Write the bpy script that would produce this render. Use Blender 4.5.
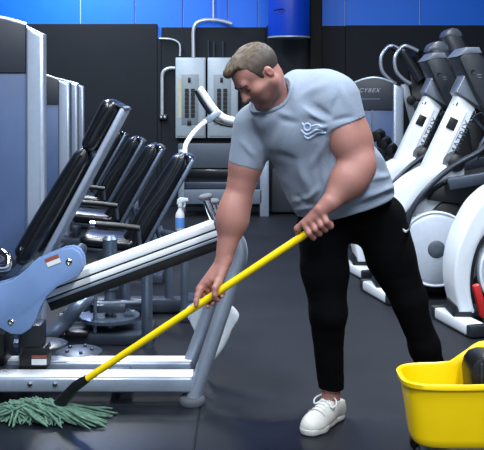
import bpy, bmesh, math, random
import numpy as np
from mathutils import Vector, Matrix, noise
from mathutils.bvhtree import BVHTree

for o in list(bpy.data.objects):
    bpy.data.objects.remove(o, do_unlink=True)
SC = bpy.context.scene
COL = SC.collection
random.seed(7)
rng = np.random.default_rng(7)

# ------------------------------------------------------------------ camera
CAM_H, F_PX, YH = 1.52, 880.0, 95.0          # eye height (m), focal length (px), horizon row
cd = bpy.data.cameras.new('camera')
cam = bpy.data.objects.new('camera', cd); COL.objects.link(cam)
cam.location = (0, 0, CAM_H); cam.rotation_euler = (math.pi/2, 0, 0)
cd.sensor_fit = 'HORIZONTAL'; cd.sensor_width = 36.0
cd.lens = F_PX/484*36.0
cd.shift_y = -(225-YH)/484
cd.clip_end = 100
SC.camera = cam

# ------------------------------------------------------------------ world, lamps, exposure
w = bpy.data.worlds.new('world'); SC.world = w; w.use_nodes = True
bg = w.node_tree.nodes['Background']
bg.inputs[0].default_value = (0.68, 0.82, 1.0, 1); bg.inputs[1].default_value = 0.75   # ambient fill added from behind the camera to brighten front faces
vs = SC.view_settings
vs.view_transform = 'Standard'; vs.look = 'None'; vs.gamma = 1.0; vs.use_curve_mapping = False
vs.exposure = -0.08

def area(name, loc, sx, sy, power, color=(0.86, 0.93, 1.0), rot=(0, 0, 0)):
    l = bpy.data.lights.new(name, 'AREA'); l.shape = 'RECTANGLE'; l.size = sx; l.size_y = sy
    l.energy = power; l.color = color
    o = bpy.data.objects.new(name, l); COL.objects.link(o); o.location = loc; o.rotation_euler = rot
    return o
CEIL = 4.3
for (lx, ly, p) in [(-1.3, 2.4, 130), (1.5, 2.4, 150), (-1.3, 5.4, 150), (1.7, 5.4, 170),
                    (-1.2, 0.2, 110), (1.4, 0.2, 190), (-1.6, 8.4, 150), (1.9, 8.4, 45), (-2.2, 10.9, 150), (2.4, 10.9, 6)]:  # pair above the camera is added fill for front faces, stronger towards the bucket
    area('ceiling_and_fill_light', (lx, ly, CEIL-0.10), 0.35, 1.5, p)

# ------------------------------------------------------------------ helpers
def P(x, y, Y):
    """pixel + depth (metres from the camera along the room) -> point in the room"""
    return Vector(((x-242.0)*Y/F_PX, Y, CAM_H-(y-YH)*Y/F_PX))

def s2l(c):
    return tuple(((v/255.0)/12.92 if v/255.0 <= 0.04045 else ((v/255.0+0.055)/1.055)**2.4) for v in c)

MATS = {}
def mat(name, rgb, rough=0.5, metal=0.0, var=0.06, scale=30.0, bump=0.0, bscale=200.0, spec=None, coat=0.0, attr=False, rvar=0.08):
    if name in MATS: return MATS[name]
    m = bpy.data.materials.new(name); m.use_nodes = True
    nt = m.node_tree; b = nt.nodes['Principled BSDF']
    b.inputs['Metallic'].default_value = metal
    if coat: b.inputs['Coat Weight'].default_value = coat; b.inputs['Coat Roughness'].default_value = 0.1
    if spec is not None: b.inputs['Specular IOR Level'].default_value = spec
    tc = nt.nodes.new('ShaderNodeTexCoord')
    n = nt.nodes.new('ShaderNodeTexNoise'); n.inputs['Scale'].default_value = scale; n.inputs['Detail'].default_value = 4
    nt.links.new(tc.outputs['Object'], n.inputs['Vector'])
    c = s2l(rgb)
    if attr:
        at = nt.nodes.new('ShaderNodeVertexColor'); at.layer_name = 'tone'
        mx = nt.nodes.new('ShaderNodeMix'); mx.data_type = 'RGBA'; mx.blend_type = 'MULTIPLY'
        mx.inputs[0].default_value = 1.0
        mr = nt.nodes.new('ShaderNodeMapRange'); mr.inputs[3].default_value = 1-var; mr.inputs[4].default_value = 1+var
        nt.links.new(n.outputs[0], mr.inputs[0])
        nt.links.new(at.outputs[0], mx.inputs[6]); nt.links.new(mr.outputs[0], mx.inputs[7])
        nt.links.new(mx.outputs[2], b.inputs['Base Color'])
    else:
        r = nt.nodes.new('ShaderNodeValToRGB')
        r.color_ramp.elements[0].position = 0.3; r.color_ramp.elements[1].position = 0.7
        r.color_ramp.elements[0].color = (*[v*(1-var) for v in c], 1)
        r.color_ramp.elements[1].color = (*[min(1, v*(1+var)) for v in c], 1)
        nt.links.new(n.outputs[0], r.inputs[0]); nt.links.new(r.outputs[0], b.inputs['Base Color'])
    rr = nt.nodes.new('ShaderNodeMapRange'); rr.inputs[3].default_value = max(0.02, rough-rvar); rr.inputs[4].default_value = min(1, rough+rvar)
    nt.links.new(n.outputs[0], rr.inputs[0]); nt.links.new(rr.outputs[0], b.inputs['Roughness'])
    if bump:
        n2 = nt.nodes.new('ShaderNodeTexNoise'); n2.inputs['Scale'].default_value = bscale; n2.inputs['Detail'].default_value = 3
        nt.links.new(tc.outputs['Object'], n2.inputs['Vector'])
        bp = nt.nodes.new('ShaderNodeBump'); bp.inputs['Strength'].default_value = bump; bp.inputs['Distance'].default_value = 0.004
        nt.links.new(n2.outputs[0], bp.inputs['Height']); nt.links.new(bp.outputs[0], b.inputs['Normal'])
    MATS[name] = m
    return m

SILVER = mat('silver_paint', (170, 182, 200), 0.32, 0.55, 0.04)
STEEL = mat('grey_steel', (120, 134, 154), 0.30, 0.7, 0.05)
STEELD = mat('dark_steel', (72, 80, 94), 0.38, 0.5, 0.08)
CHROME = mat('chrome', (225, 230, 238), 0.10, 1.0, 0.02)
WHITE = mat('white_enamel', (222, 229, 238), 0.32, 0.0, 0.01, 3, coat=0.2, rvar=0.01)
WHITEB = mat('white_beam', (240, 244, 250), 0.35, 0.0, 0.01, 3, rvar=0.02)
BLUEGREY = mat('blue_grey_plastic', (112, 140, 186), 0.42, 0.0, 0.05, 12, 0.08, 350)
VINYL = mat('black_vinyl', (16, 19, 25), 0.30, 0.0, 0.15, 20, 0.05, 300, coat=0.25)
BLACK = mat('black_plastic', (14, 15, 18), 0.42, 0.0, 0.15)
GROOVE = mat('groove_black', (6, 7, 9), 0.6)
RUBBER = mat('grey_rubber', (84, 88, 96), 0.7, 0, 0.1)
DGREY = mat('dark_grey_plastic', (36, 40, 47), 0.35, 0.0, 0.1)
MGREY = mat('mid_grey_plastic', (98, 106, 118), 0.3, 0.0, 0.06)
HEADER = mat('header_panel', (40, 46, 57), 0.5, 0.0, 0.06)
SHROUD = mat('shroud_panel', (70, 90, 128), 0.45, 0.0, 0.06, 8)
YELLOW = mat('yellow_plastic', (255, 212, 0), 0.36, 0.0, 0.03, 8)
YHANDLE = mat('yellow_handle', (246, 214, 18), 0.35, 0.0, 0.04)
RED = mat('red_plastic', (176, 30, 30), 0.4, 0.0, 0.1)
DECAL = mat('decal_white', (222, 224, 226), 0.5, 0, 0.03)
DECALR = mat('decal_rust', (150, 78, 62), 0.5, 0, 0.1)
INK = mat('ink', (70, 78, 92), 0.5, 0, 0.03)

class MB:
    """collects shapes into one mesh"""
    def __init__(s): s.v = []; s.f = []
    def add(s, vs, fs):
        b = len(s.v); s.v += [Vector(v) for v in vs]; s.f += [tuple(i+b for i in f) for f in fs]; return s
    def bm_add(s, bm):
        bm.verts.ensure_lookup_table()
        for i, v in enumerate(bm.verts): v.index = i
        s.add([v.co.copy() for v in bm.verts], [tuple(v.index for v in f.verts) for f in bm.faces]); bm.free(); return s
    def box(s, c, size, bevel=0.0, M=None, seg=2):
        bm = bmesh.new(); bmesh.ops.create_cube(bm, size=1.0)
        for v in bm.verts: v.co = Vector((v.co.x*size[0], v.co.y*size[1], v.co.z*size[2]))
        if bevel: bmesh.ops.bevel(bm, geom=list(bm.edges), offset=bevel, segments=seg, profile=0.5, affect='EDGES')
        for v in bm.verts: v.co = (M @ v.co if M else v.co) + Vector(c)
        return s.bm_add(bm)
    def beam(s, a, b, wy, h, bevel=0.0, up=None, ext=0):
        """box from a to b; wy = size across, h = size along up"""
        a = Vector(a); b = Vector(b); x = (b-a).normalized()
        z = Vector(up) if up else Vector((0, 0, 1))
        if abs(x.dot(z)) > 0.98: z = Vector((1, 0, 0))
        y = z.cross(x).normalized(); z = x.cross(y)
        M = Matrix((x, y, z)).transposed()
        return s.box((a+b)/2, ((b-a).length+2*ext, wy, h), bevel, M)
    def tube(s, pts, r, n=12, smooth=0, cap=True, closed=False):
        pts = [Vector(p) for p in pts]
        rs = r if isinstance(r, (list, tuple)) else [r]*len(pts)
        if smooth: pts, rs = catmull(pts, smooth, rs)
        m = len(pts); vs = []; fs = []
        t0 = (pts[1]-pts[0]).normalized()
        up = Vector((0, 1, 0)) if abs(t0.y) < 0.9 else Vector((1, 0, 0))
        nrm = (up - t0*up.dot(t0)).normalized()
        for i in range(m):
            if i == 0: t = t0
            elif i == m-1: t = (pts[i]-pts[i-1]).normalized()
            else: t = ((pts[i+1]-pts[i]).normalized()+(pts[i]-pts[i-1]).normalized()).normalized()
            nrm = (nrm - t*nrm.dot(t)).normalized(); bn = t.cross(nrm)
            for k in range(n):
                a = 2*math.pi*k/n
                vs.append(pts[i]+(nrm*math.cos(a)+bn*math.sin(a))*rs[i])
        for i in range(m-1):
            for k in range(n):
                fs.append((i*n+k, i*n+(k+1) % n, (i+1)*n+(k+1) % n, (i+1)*n+k))
        if cap:
            fs.append(tuple(range(n-1, -1, -1))); fs.append(tuple((m-1)*n+k for k in range(n)))
        return s.add(vs, fs)
    def prism(s, poly, y0, y1, bevel=0.0, seg=2):
        """polygon of (x,z) extruded along y"""
        bm = bmesh.new()
        f = bm.faces.new([bm.verts.new((p[0], y0, p[1])) for p in poly])
        bm.normal_update()
        r = bmesh.ops.extrude_face_region(bm, geom=[f])
        for g in r['geom']:
            if isinstance(g, bmesh.types.BMVert): g.co.y = y1
        bmesh.ops.recalc_face_normals(bm, faces=bm.faces)
        if bevel: bmesh.ops.bevel(bm, geom=[e for e in bm.edges if abs(e.verts[0].co.y-e.verts[1].co.y) < 1e-6], offset=bevel, segments=seg, profile=0.5, affect='EDGES')
        return s.bm_add(bm)
    def lathe(s, prof, c, axis=(0, 0, 1), n=24):
        """profile of (radius, height) about an axis"""
        ax = Vector(axis).normalized()
        u = ax.orthogonal().normalized(); v = ax.cross(u); c = Vector(c); vs = []; fs = []
        for (r, h) in prof:
            for k in range(n):
                a = 2*math.pi*k/n; vs.append(c+ax*h+(u*math.cos(a)+v*math.sin(a))*max(r, 1e-4))
        for i in range(len(prof)-1):
            for k in range(n): fs.append((i*n+k, i*n+(k+1) % n, (i+1)*n+(k+1) % n, (i+1)*n+k))
        fs.append(tuple(range(n-1, -1, -1))); fs.append(tuple((len(prof)-1)*n+k for k in range(n)))
        return s.add(vs, fs)

def catmull(pts, sub, rs):
    out = []; ro = []; n = len(pts)
    for i in range(n-1):
        p0 = pts[max(i-1, 0)]; p1 = pts[i]; p2 = pts[i+1]; p3 = pts[min(i+2, n-1)]
        for j in range(sub):
            t = j/sub
            out.append(0.5*((2*p1)+(p2-p0)*t+(2*p0-5*p1+4*p2-p3)*t*t+(3*p1-p0-3*p2+p3)*t**3))
            ro.append(rs[i]+(rs[i+1]-rs[i])*t)
    out.append(pts[-1]); ro.append(rs[-1])
    return out, ro

def curve2d(pts, sub=6):
    o, _ = catmull([Vector((p[0], 0, p[1])) for p in pts], sub, [0]*len(pts))
    return [(p.x, p.z) for p in o]

ORIG = {}
def origin_of(o):
    while o.parent: o = o.parent
    return Vector(o.location)

def thing(name, label, cat, loc=(0, 0, 0), group=None):
    o = bpy.data.objects.new(name, None); COL.objects.link(o); o.location = loc
    o.empty_display_size = 0.1
    o['label'] = label; o['category'] = cat
    if group: o['group'] = group
    return o

def tag(o, label, cat, group=None):
    o['label'] = label; o['category'] = cat
    if group: o['group'] = group
    return o

def obj(name, mb, m, parent=None, smooth=True, loc=None, label=None, angle=40):
    """mesh given in room coordinates; stored relative to its thing's base point"""
    base = origin_of(parent) if parent else (Vector(loc) if loc is not None else Vector((0, 0, 0)))
    me = bpy.data.meshes.new(name)
    me.from_pydata([tuple(v-base) for v in mb.v], [], mb.f)
    bm = bmesh.new(); bm.from_mesh(me)
    bmesh.ops.recalc_face_normals(bm, faces=bm.faces)
    if smooth:
        for f in bm.faces: f.smooth = True
        lim = math.radians(angle)
        for e in bm.edges:
            if len(e.link_faces) == 2 and e.calc_face_angle(0) > lim: e.smooth = False
    bm.to_mesh(me); bm.free()
    me.materials.append(m)
    o = bpy.data.objects.new(name, me); COL.objects.link(o)
    if parent: o.parent = parent
    else: o.location = base
    if label: o['label'] = label
    return o

def struct(name, mb, m, **k):
    o = obj(name, mb, m, smooth=False, **k); o['kind'] = 'structure'; return o

def copy_tree(o, parent=None):
    c = o.copy(); COL.objects.link(c); c.parent = parent
    for ch in list(o.children): copy_tree(ch, c)
    return c

def text_mb(txt, size, O, X, Yd, extrude=0.0015, align='CENTER', shear=0.0, spread=1.1):
    """flat lettering as mesh; O centre, X reading direction, Yd up direction"""
    cu = bpy.data.curves.new('lettering', 'FONT'); cu.body = txt; cu.size = size; cu.extrude = extrude
    cu.align_x = align; cu.align_y = 'CENTER'; cu.resolution_u = 3; cu.space_character = spread; cu.shear = shear
    t = bpy.data.objects.new('lettering', cu); COL.objects.link(t)
    bpy.context.view_layer.update()
    me = t.to_mesh()
    X = Vector(X).normalized(); Yd = Vector(Yd).normalized(); Z = X.cross(Yd)
    mb = MB().add([Vector(O)+X*v.co.x+Yd*v.co.y+Z*v.co.z for v in me.vertices], [tuple(p.vertices) for p in me.polygons])
    t.to_mesh_clear(); bpy.data.objects.remove(t); bpy.data.curves.remove(cu)
    return mb

# ================================================================== THE ROOM
WALL_Y = 12.0
XL, XR, YB = -4.6, 5.2, -0.8
def floor_mat():
    m = bpy.data.materials.new('rubber_floor'); m.use_nodes = True
    nt = m.node_tree; b = nt.nodes['Principled BSDF']
    tc = nt.nodes.new('ShaderNodeTexCoord')
    big = nt.nodes.new('ShaderNodeTexNoise'); big.inputs['Scale'].default_value = 1.1; big.inputs['Detail'].default_value = 5
    mp = nt.nodes.new('ShaderNodeMapping'); mp.inputs['Scale'].default_value = (0.6, 1.6, 1)
    nt.links.new(tc.outputs['Object'], mp.inputs[0]); nt.links.new(mp.outputs[0], big.inputs['Vector'])
    fine = nt.nodes.new('ShaderNodeTexNoise'); fine.inputs['Scale'].default_value = 160; fine.inputs['Detail'].default_value = 2
    nt.links.new(tc.outputs['Object'], fine.inputs['Vector'])
    r = nt.nodes.new('ShaderNodeValToRGB')
    r.color_ramp.elements[0].position = 0.32; r.color_ramp.elements[0].color = (*s2l((16, 19, 25)), 1)
    r.color_ramp.elements[1].position = 0.68; r.color_ramp.elements[1].color = (*s2l((25, 29, 38)), 1)
    nt.links.new(big.outputs[0], r.inputs[0])
    spk = nt.nodes.new('ShaderNodeValToRGB')
    spk.color_ramp.elements[0].position = 0.66; spk.color_ramp.elements[0].color = (0, 0, 0, 1)
    spk.color_ramp.elements[1].position = 0.74; spk.color_ramp.elements[1].color = (1, 1, 1, 1)
    nt.links.new(fine.outputs[0], spk.inputs[0])
    mx = nt.nodes.new('ShaderNodeMix'); mx.data_type = 'RGBA'
    mu = nt.nodes.new('ShaderNodeMath'); mu.operation = 'MULTIPLY'; mu.inputs[1].default_value = 0.35
    nt.links.new(spk.outputs[0], mu.inputs[0]); nt.links.new(mu.outputs[0], mx.inputs[0])
    nt.links.new(r.outputs[0], mx.inputs[6]); mx.inputs[7].default_value = (*s2l((56, 62, 74)), 1)
    # mopped wet band: same rubber, water-darkened and glossy
    sep = nt.nodes.new('ShaderNodeSeparateXYZ'); nt.links.new(tc.outputs['Object'], sep.inputs[0])
    wob = nt.nodes.new('ShaderNodeTexNoise'); wob.inputs['Scale'].default_value = 2.2; wob.inputs['Detail'].default_value = 3
    nt.links.new(tc.outputs['Object'], wob.inputs['Vector'])
    ad = nt.nodes.new('ShaderNodeMath'); ad.operation = 'MULTIPLY_ADD'; ad.inputs[1].default_value = 0.75
    nt.links.new(wob.outputs[0], ad.inputs[0]); nt.links.new(sep.outputs[1], ad.inputs[2])
    wet = nt.nodes.new('ShaderNodeMapRange'); wet.inputs[1].default_value = 4.62; wet.inputs[2].default_value = 4.50
    nt.links.new(ad.outputs[0], wet.inputs[0])
    mw = nt.nodes.new('ShaderNodeMix'); mw.data_type = 'RGBA'; mw.blend_type = 'MULTIPLY'
    nt.links.new(wet.outputs[0], mw.inputs[0]); nt.links.new(mx.outputs[2], mw.inputs[6]); mw.inputs[7].default_value = (0.5, 0.52, 0.62, 1)
    nt.links.new(mw.outputs[2], b.inputs['Base Color'])
    rr = nt.nodes.new('ShaderNodeMix'); rr.data_type = 'FLOAT'; rr.inputs[2].default_value = 0.6; rr.inputs[3].default_value = 0.34; b.inputs['Specular IOR Level'].default_value = 0.28
    nt.links.new(wet.outputs[0], rr.inputs[0]); nt.links.new(rr.outputs[0], b.inputs['Roughness'])
    bp = nt.nodes.new('ShaderNodeBump'); bp.inputs['Strength'].default_value = 0.25; bp.inputs['Distance'].default_value = 0.003
    nt.links.new(fine.outputs[0], bp.inputs['Height']); nt.links.new(bp.outputs[0], b.inputs['Normal'])
    return m
FLOOR = floor_mat()
WALLB = mat('black_wall_paint', (26, 31, 39), 0.7, 0, 0.12, 5, 0.08, 90, spec=0.25)
WALLBLUE = mat('blue_wall_paint', (6, 112, 238), 0.5, 0, 0.05, 4, 0.05, 60)
SEAM = mat('pale_seam', (150, 185, 235), 0.5)
CONCRETE = mat('slab_under_mats', (24, 26, 30), 0.8)

fl = struct('floor', MB().box(((XL+XR)/2, (YB+WALL_Y)/2, -0.06), (XR-XL, WALL_Y-YB, 0.10)), CONCRETE)
sx = -0.205; k = 0
edges = [XL, -2.645, sx, 2.44, XR]
for a, b in zip(edges[:-1], edges[1:]):
    mbx = MB().box(((a+b)/2, (YB+WALL_Y)/2, -0.006), (b-a-0.006, WALL_Y-YB-0.006, 0.012), 0.003, seg=1)
    obj('rubber_mat', mbx, FLOOR, fl, smooth=False)

wb = struct('wall_back', MB().box(((XL+XR)/2, WALL_Y+0.15, CEIL/2), (XR-XL, 0.2, CEIL)), SEAM)
def wx(px, Y=WALL_Y): return (px-242)*Y/F_PX
def wz(py, Y=WALL_Y): return CAM_H-(py-YH)*Y/F_PX
# blue sheet panels above, black boards below, each its own piece with an open joint
bl = [XL, wx(80), wx(135), wx(183), wx(228), wx(258), wx(345), wx(420), XR]
for a, b in zip(bl[:-1], bl[1:]):
    obj('blue_panel', MB().box(((a+b)/2, WALL_Y+0.03, (wz(44)+CEIL)/2), (b-a-0.022, 0.04, CEIL-wz(44)), 0.004, seg=1), WALLBLUE, wb, smooth=False)
for (a, b, top) in [(XL, wx(157.5), 24.0), (wx(157.6), wx(161.4), 39), (wx(161.5), wx(266), 27.5), (wx(266.3), wx(345), 26), (wx(345.2), XR, 25.5)]:
    obj('black_board', MB().box(((a+b)/2, WALL_Y-0.012, wz(top)/2), (b-a, 0.045, wz(top)), 0.006, seg=1), WALLB, wb, smooth=False)
struct('wall_left', MB().box((XL-0.1, (YB+WALL_Y)/2, CEIL/2), (0.2, WALL_Y-YB, CEIL)), WALLB)
struct('wall_right', MB().box((XR+0.1, (YB+WALL_Y)/2, CEIL/2), (0.2, WALL_Y-YB, CEIL)), WALLB)
CEILM = mat('dark_ceiling', (58, 62, 70), 0.8)
struct('ceiling', MB().box(((XL+XR)/2, (YB+WALL_Y)/2, CEIL+0.06), (XR-XL, WALL_Y-YB, 0.1)), CEILM)
# steel column
pc = struct('trim_1', MB().box((wx(316, 11.7), 11.75, CEIL/2), (0.165, 0.16, CEIL), 0.01), mat('column_black', (5, 5, 7), 0.6, spec=0.2))

# blue hanging drum beside the column
YD = 11.55
t = thing('hanging_drum', 'dark blue rounded drum with pale bottom rim hanging beside the black column', 'drum', P(289, 38, YD))
dc = P(289, 0, YD); zr = wz(37.5, YD)
obj('drum_body', MB().lathe([(0.27, zr+0.012-0), (0.275, zr+0.03), (0.275, CEIL-0.4), (0.26, CEIL-0.38)], (dc.x, YD, 0), n=40), mat('blue_vinyl', (8, 62, 190), 0.35, 0, 0.06), t)
obj('bottom_rim', MB().lathe([(0.262, zr-0.014), (0.279, zr-0.010), (0.279, zr+0.008), (0.262, zr+0.012)], (dc.x, YD, 0), n=40), mat('rim_pale', (170, 180, 195), 0.35, 0.3), t)
obj('hanger', MB().tube([(dc.x, YD, CEIL-0.38), (dc.x, YD, CEIL+0.01)], 0.02), STEELD, t)
lg = P(280, 11, YD-0.279)
mbx = MB()
for (dx, dz, r1) in [(-0.02, 0.0, 0.05), (0.02, 0.012, 0.035)]:
    mbx.tube([(lg.x+dx+r1*math.cos(a), YD-math.sqrt(0.277**2-(lg.x+dx+r1*math.cos(a)-dc.x)**2)-0.002, lg.z+dz+0.55*r1*math.sin(a)) for a in [i*math.pi/8 for i in range(-2, 12)]], 0.006, 6)
obj('emblem', mbx, mat('emblem_navy', (6, 26, 84), 0.4), t)

# electrical panels
PANEL = mat('panel_grey', (168, 182, 194), 0.4, 0.1, 0.05)
PANELI = mat('panel_inner', (130, 142, 152), 0.45, 0.1, 0.05)
YP = WALL_Y-0.035
def epanel(x0, x1, label):
    a = P(x0, 57.5, YP-0.12); b = P(x1, 138, YP-0.12); cx = (a.x+b.x)/2; cz = (a.z+b.z)/2; wd = b.x-a.x; ht = a.z-b.z
    t = thing('electrical_panel', label, 'electrical panel', (cx, YP, b.z), 'grey breaker panels on the back wall')
    obj('cabinet_body', MB().box((cx, YP-0.055, cz), (wd, 0.11, ht), 0.008), PANEL, t)
    obj('cover_plate', MB().box((cx, YP-0.116, cz), (wd*0.93, 0.012, ht*0.95), 0.004), PANEL, t)
    dr = obj('breaker_field', MB().box((cx-wd*0.02, YP-0.126, cz-ht*0.02), (wd*0.56, 0.012, ht*0.62), 0.003), PANELI, t)
    for s in (-1, 1):
        for q in range(7):
            obj('breaker', MB().box((cx-wd*0.02+s*wd*0.10, YP-0.136, cz+ht*0.09-q*ht*0.052), (wd*0.13, 0.016, ht*0.045), 0.002, seg=1), BLACK, dr, smooth=False)
    obj('latch', MB().box((cx-wd*0.04, YP-0.136, cz+ht*0.22), (wd*0.09, 0.014, ht*0.06), 0.002), BLACK, t)
    obj('lower_latch', MB().box((cx-wd*0.04, YP-0.136, cz-ht*0.31), (wd*0.13, 0.014, ht*0.06), 0.002), BLACK, t)
    if x0 < 200:
        obj('directory_card', MB().box((cx-wd*0.35, YP-0.1235, cz+0.0), (wd*0.10, 0.003, ht*0.5)), mat('card', (190, 186, 150), 0.7), t)
epanel(175.5, 205.5, 'grey breaker panel with a conduit rising from its top')
epanel(207.5, 238, 'grey breaker panel partly hidden by the man\'s head')
CONDUIT = mat('conduit', (196, 206, 216), 0.35, 0.5)
def cpath(name, pxs, r, label):
    pts = [P(x, y, WALL_Y-0.08) for x, y in pxs]
    o = obj(name, MB().tube([p-pts[0] for p in pts], r, 10, smooth=6), CONDUIT, loc=(0, 0, 0)); o.location = pts[0]
    tag(o, label, 'conduit', 'conduits on the back wall'); return o
cpath('conduit', [(193.5, 57), (193.5, 45), (193.5, 31), (196, 24), (203, 20.5), (214, 20), (224, 21.5), (232, 24)], 0.026, 'pale conduit arching from the breaker panel top over the blue wall')
cpath('conduit', [(175, 68), (169, 68.3), (164, 71), (162.3, 76), (162.2, 90), (162.2, 115)], 0.024, 'pale conduit bending down left of the breaker panels to a socket')
cpath('conduit', [(159, 38.5), (170, 39), (177, 41.5), (180, 46), (180, 56)], 0.014, 'thin grey conduit under the blue notch left of the panels')
cpath('conduit', [(213.5, 22), (213.5, 12), (213.5, -20)], 0.016, 'thin vertical conduit on the blue wall above the panels')
a = P(163, 117, WALL_Y-0.08)
t = thing('wall_socket', 'small black socket box at the end of the bent conduit', 'socket', (a.x, WALL_Y-0.035, a.z))
obj('socket_box', MB().box((a.x, WALL_Y-0.065, a.z), (0.11, 0.06, 0.075), 0.006), BLACK, t)
for s in (-1, 1): obj('outlet', MB().box((a.x+s*0.025, WALL_Y-0.097, a.z), (0.025, 0.006, 0.03), 0.002), CONDUIT, t)
for i, (x, y0, y1) in enumerate([(208.5, 40, 57), (214, 42, 57), (223, 41, 57)]):
    a = P(x, y0, WALL_Y-0.05); b = P(x, y1, WALL_Y-0.05)
    o = obj('cable', MB().tube([Vector((0, 0, 0)), b-a], 0.012, 8), STEELD); o.location = a
    tag(o, ['thin dark cable above the breaker panels, nearest the pale conduit', 'thin dark cable above the breaker panels, middle of three', 'thin dark cable above the breaker panels, nearest the man'][i], 'cable', 'cables above the panels')

# ================================================================== WEIGHT-STACK TOWERS
def tower(xc0, xc1, Y, ytop_l, ytop_r, width, label, text=None, hdr=0.42):
    """xc0..xc1: pixel columns of the silver post at depth Y"""
    x0 = wx(xc0, Y); x1 = wx(xc1, Y); zl = wz(ytop_l, Y); zr = wz(ytop_r, Y)
    t = thing('weight_tower', label, 'weight tower', ((x0+x1)/2-width/2, Y+0.1, 0), 'weight-stack towers')
    xl = x1-width; cw = x1-x0
    # posts
    for (a, b, za, zb) in ((x0, x1, zl, zr), (xl, xl+cw, zr, zl)):
        obj('post', MB().prism([(a, 0.0), (b, 0.0), (b, zb), (a, za)], Y, Y+0.10, 0.026, 4), SILVER, t)
    # arched header between the posts
    n = 9; arch = []
    for i in range(n+1):
        u = i/n; arch.append((x0+(xl+cw-x0)*u, zl+0.05*math.sin(math.pi*u)))
    zc = zl-hdr
    hd = obj('header', MB().prism([(xl+cw, zc), (x0, zc)]+arch, Y+0.012, Y+0.08, 0.006), HEADER, t)
    obj('header_trim', MB().tube([(p[0], Y+0.03, p[1]+0.004) for p in arch], 0.012, 8), SILVER, t)
    obj('shroud', MB().box(((x0+xl+cw)/2, Y+0.05, (zc+0.12)/2), (x0-xl-cw, 0.05, zc-0.12-0.01), 0.004), SHROUD, t)
    obj('base', MB().box(((x1+xl)/2, Y+0.07, 0.05), (width+0.02, 0.2, 0.10), 0.01), STEELD, t)
    if text:
        cx = wx(text[1], Y); cz = wz(text[2], Y)
        obj('lettering', text_mb(text[0], 0.058, (cx, Y+0.0105, cz), (1, 0, 0), (0, 0, 1), shear=0.4, spread=1.25), mat('faded_lettering', (150, 158, 172), 0.6), hd)
        obj('underline', MB().box((cx, Y+0.0105, cz-0.085), (0.23, 0.003, 0.008)), STEEL, hd)
        obj('divider', MB().box((wx(372.5, Y), Y+0.022, wz(135, Y)), (0.012, 0.012, 0.6)), STEEL, t)
    return t
tower(25, 43.5, 5.0, 25, 34, 0.72, 'tall silver-posted weight tower nearest the camera at the left edge', hdr=0.27)
tower(58, 69, 9.0, 80, 83, 0.62, 'silver-posted weight tower just behind the nearest one on the left', hdr=0.25)
tower(70.5, 77.5, 9.5, 83, 84.5, 0.62, 'third silver-posted weight tower of the left row')
tower(78, 83.5, 10.6, 84.5, 86.5, 0.62, 'farthest silver-posted weight tower of the left row')
tower(393, 404, 8.8, 83, 88, 0.60, 'weight tower with arched dark header standing behind the man', ('CYBEX', 369, 90.5), hdr=0.27)

# ================================================================== LEFT FOREGROUND MACHINE
m1 = thing('leg_machine', 'silver leg machine with inclined white beam and tall reclined black backrest', 'exercise machine', P(100, 404, 4.43).xyz)
m1.location.z = 0
def q(x, y, Y=4.4): return P(x, y, Y)
# base rails
for (y0, y1, nm) in ((4.30, 4.43, 'n'), (4.55, 4.66, 'f')):
    ym = (y0+y1)/2; x0 = wx(-60, ym); x1 = wx(193 if nm == 'n' else 192, ym)
    r = obj('base_rail', MB().box(((x0+x1)/2, ym, 0.1005), (x1-x0, y1-y0, 0.073), 0.012, seg=3), SILVER, m1)
    obj('rail_top_highlight', MB().box(((x0+x1)/2, ym, 0.139), (x1-x0, (y1-y0)*0.86, 0.006), 0.002), WHITEB, r)  # white strip paints the bright highlight along the rail's top face
    if nm == 'n':
        for px in (30, 55):
            p = P(px, 384, 4.298); obj('bolt', MB().lathe([(0.012, 0), (0.012, 0.005), (0.006, 0.008)], p, (0, -1, 0), 12), CHROME, r)
obj('cross_rail', MB().box((wx(120, 4.5), 4.49, 0.095), (0.10, 0.14, 0.05), 0.006), STEELD, m1)
for px in (-40,):
    obj('cross_rail', MB().box((wx(px, 4.5), 4.48, 0.08), (0.10, 0.42, 0.06), 0.006), STEELD, m1)
# front legs, bent over at the top into the beam's end
for Y, a in ((4.33, [(192, 402), (205, 363), (220, 318), (234, 276), (240, 258), (239, 244), (231, 233), (220, 229)]),
             (4.61, [(188, 368), (197, 345), (212, 303), (225, 265), (230, 248), (228, 238), (222, 231), (214, 226)])):
    L = obj('front_leg', MB().tube([P(x, y, Y) for x, y in a], 0.037, 16, smooth=5), SILVER, m1)
    b = P(a[0][0], a[0][1], Y)
    obj('rubber_foot', MB().lathe([(0.060, 0.0), (0.064, 0.006), (0.064, 0.030), (0.056, 0.040)], (b.x, Y, 0), n=24), RUBBER, L)
obj('rubber_foot', MB().lathe([(0.060, 0.0), (0.064, 0.006), (0.064, 0.040), (0.056, 0.064)], (wx(-38, 4.48), 4.36, 0), n=24), RUBBER, m1)
obj('rubber_foot', MB().lathe([(0.060, 0.0), (0.064, 0.006), (0.064, 0.040), (0.056, 0.064)], (wx(-38, 4.48), 4.61, 0), n=24), RUBBER, m1)
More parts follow.
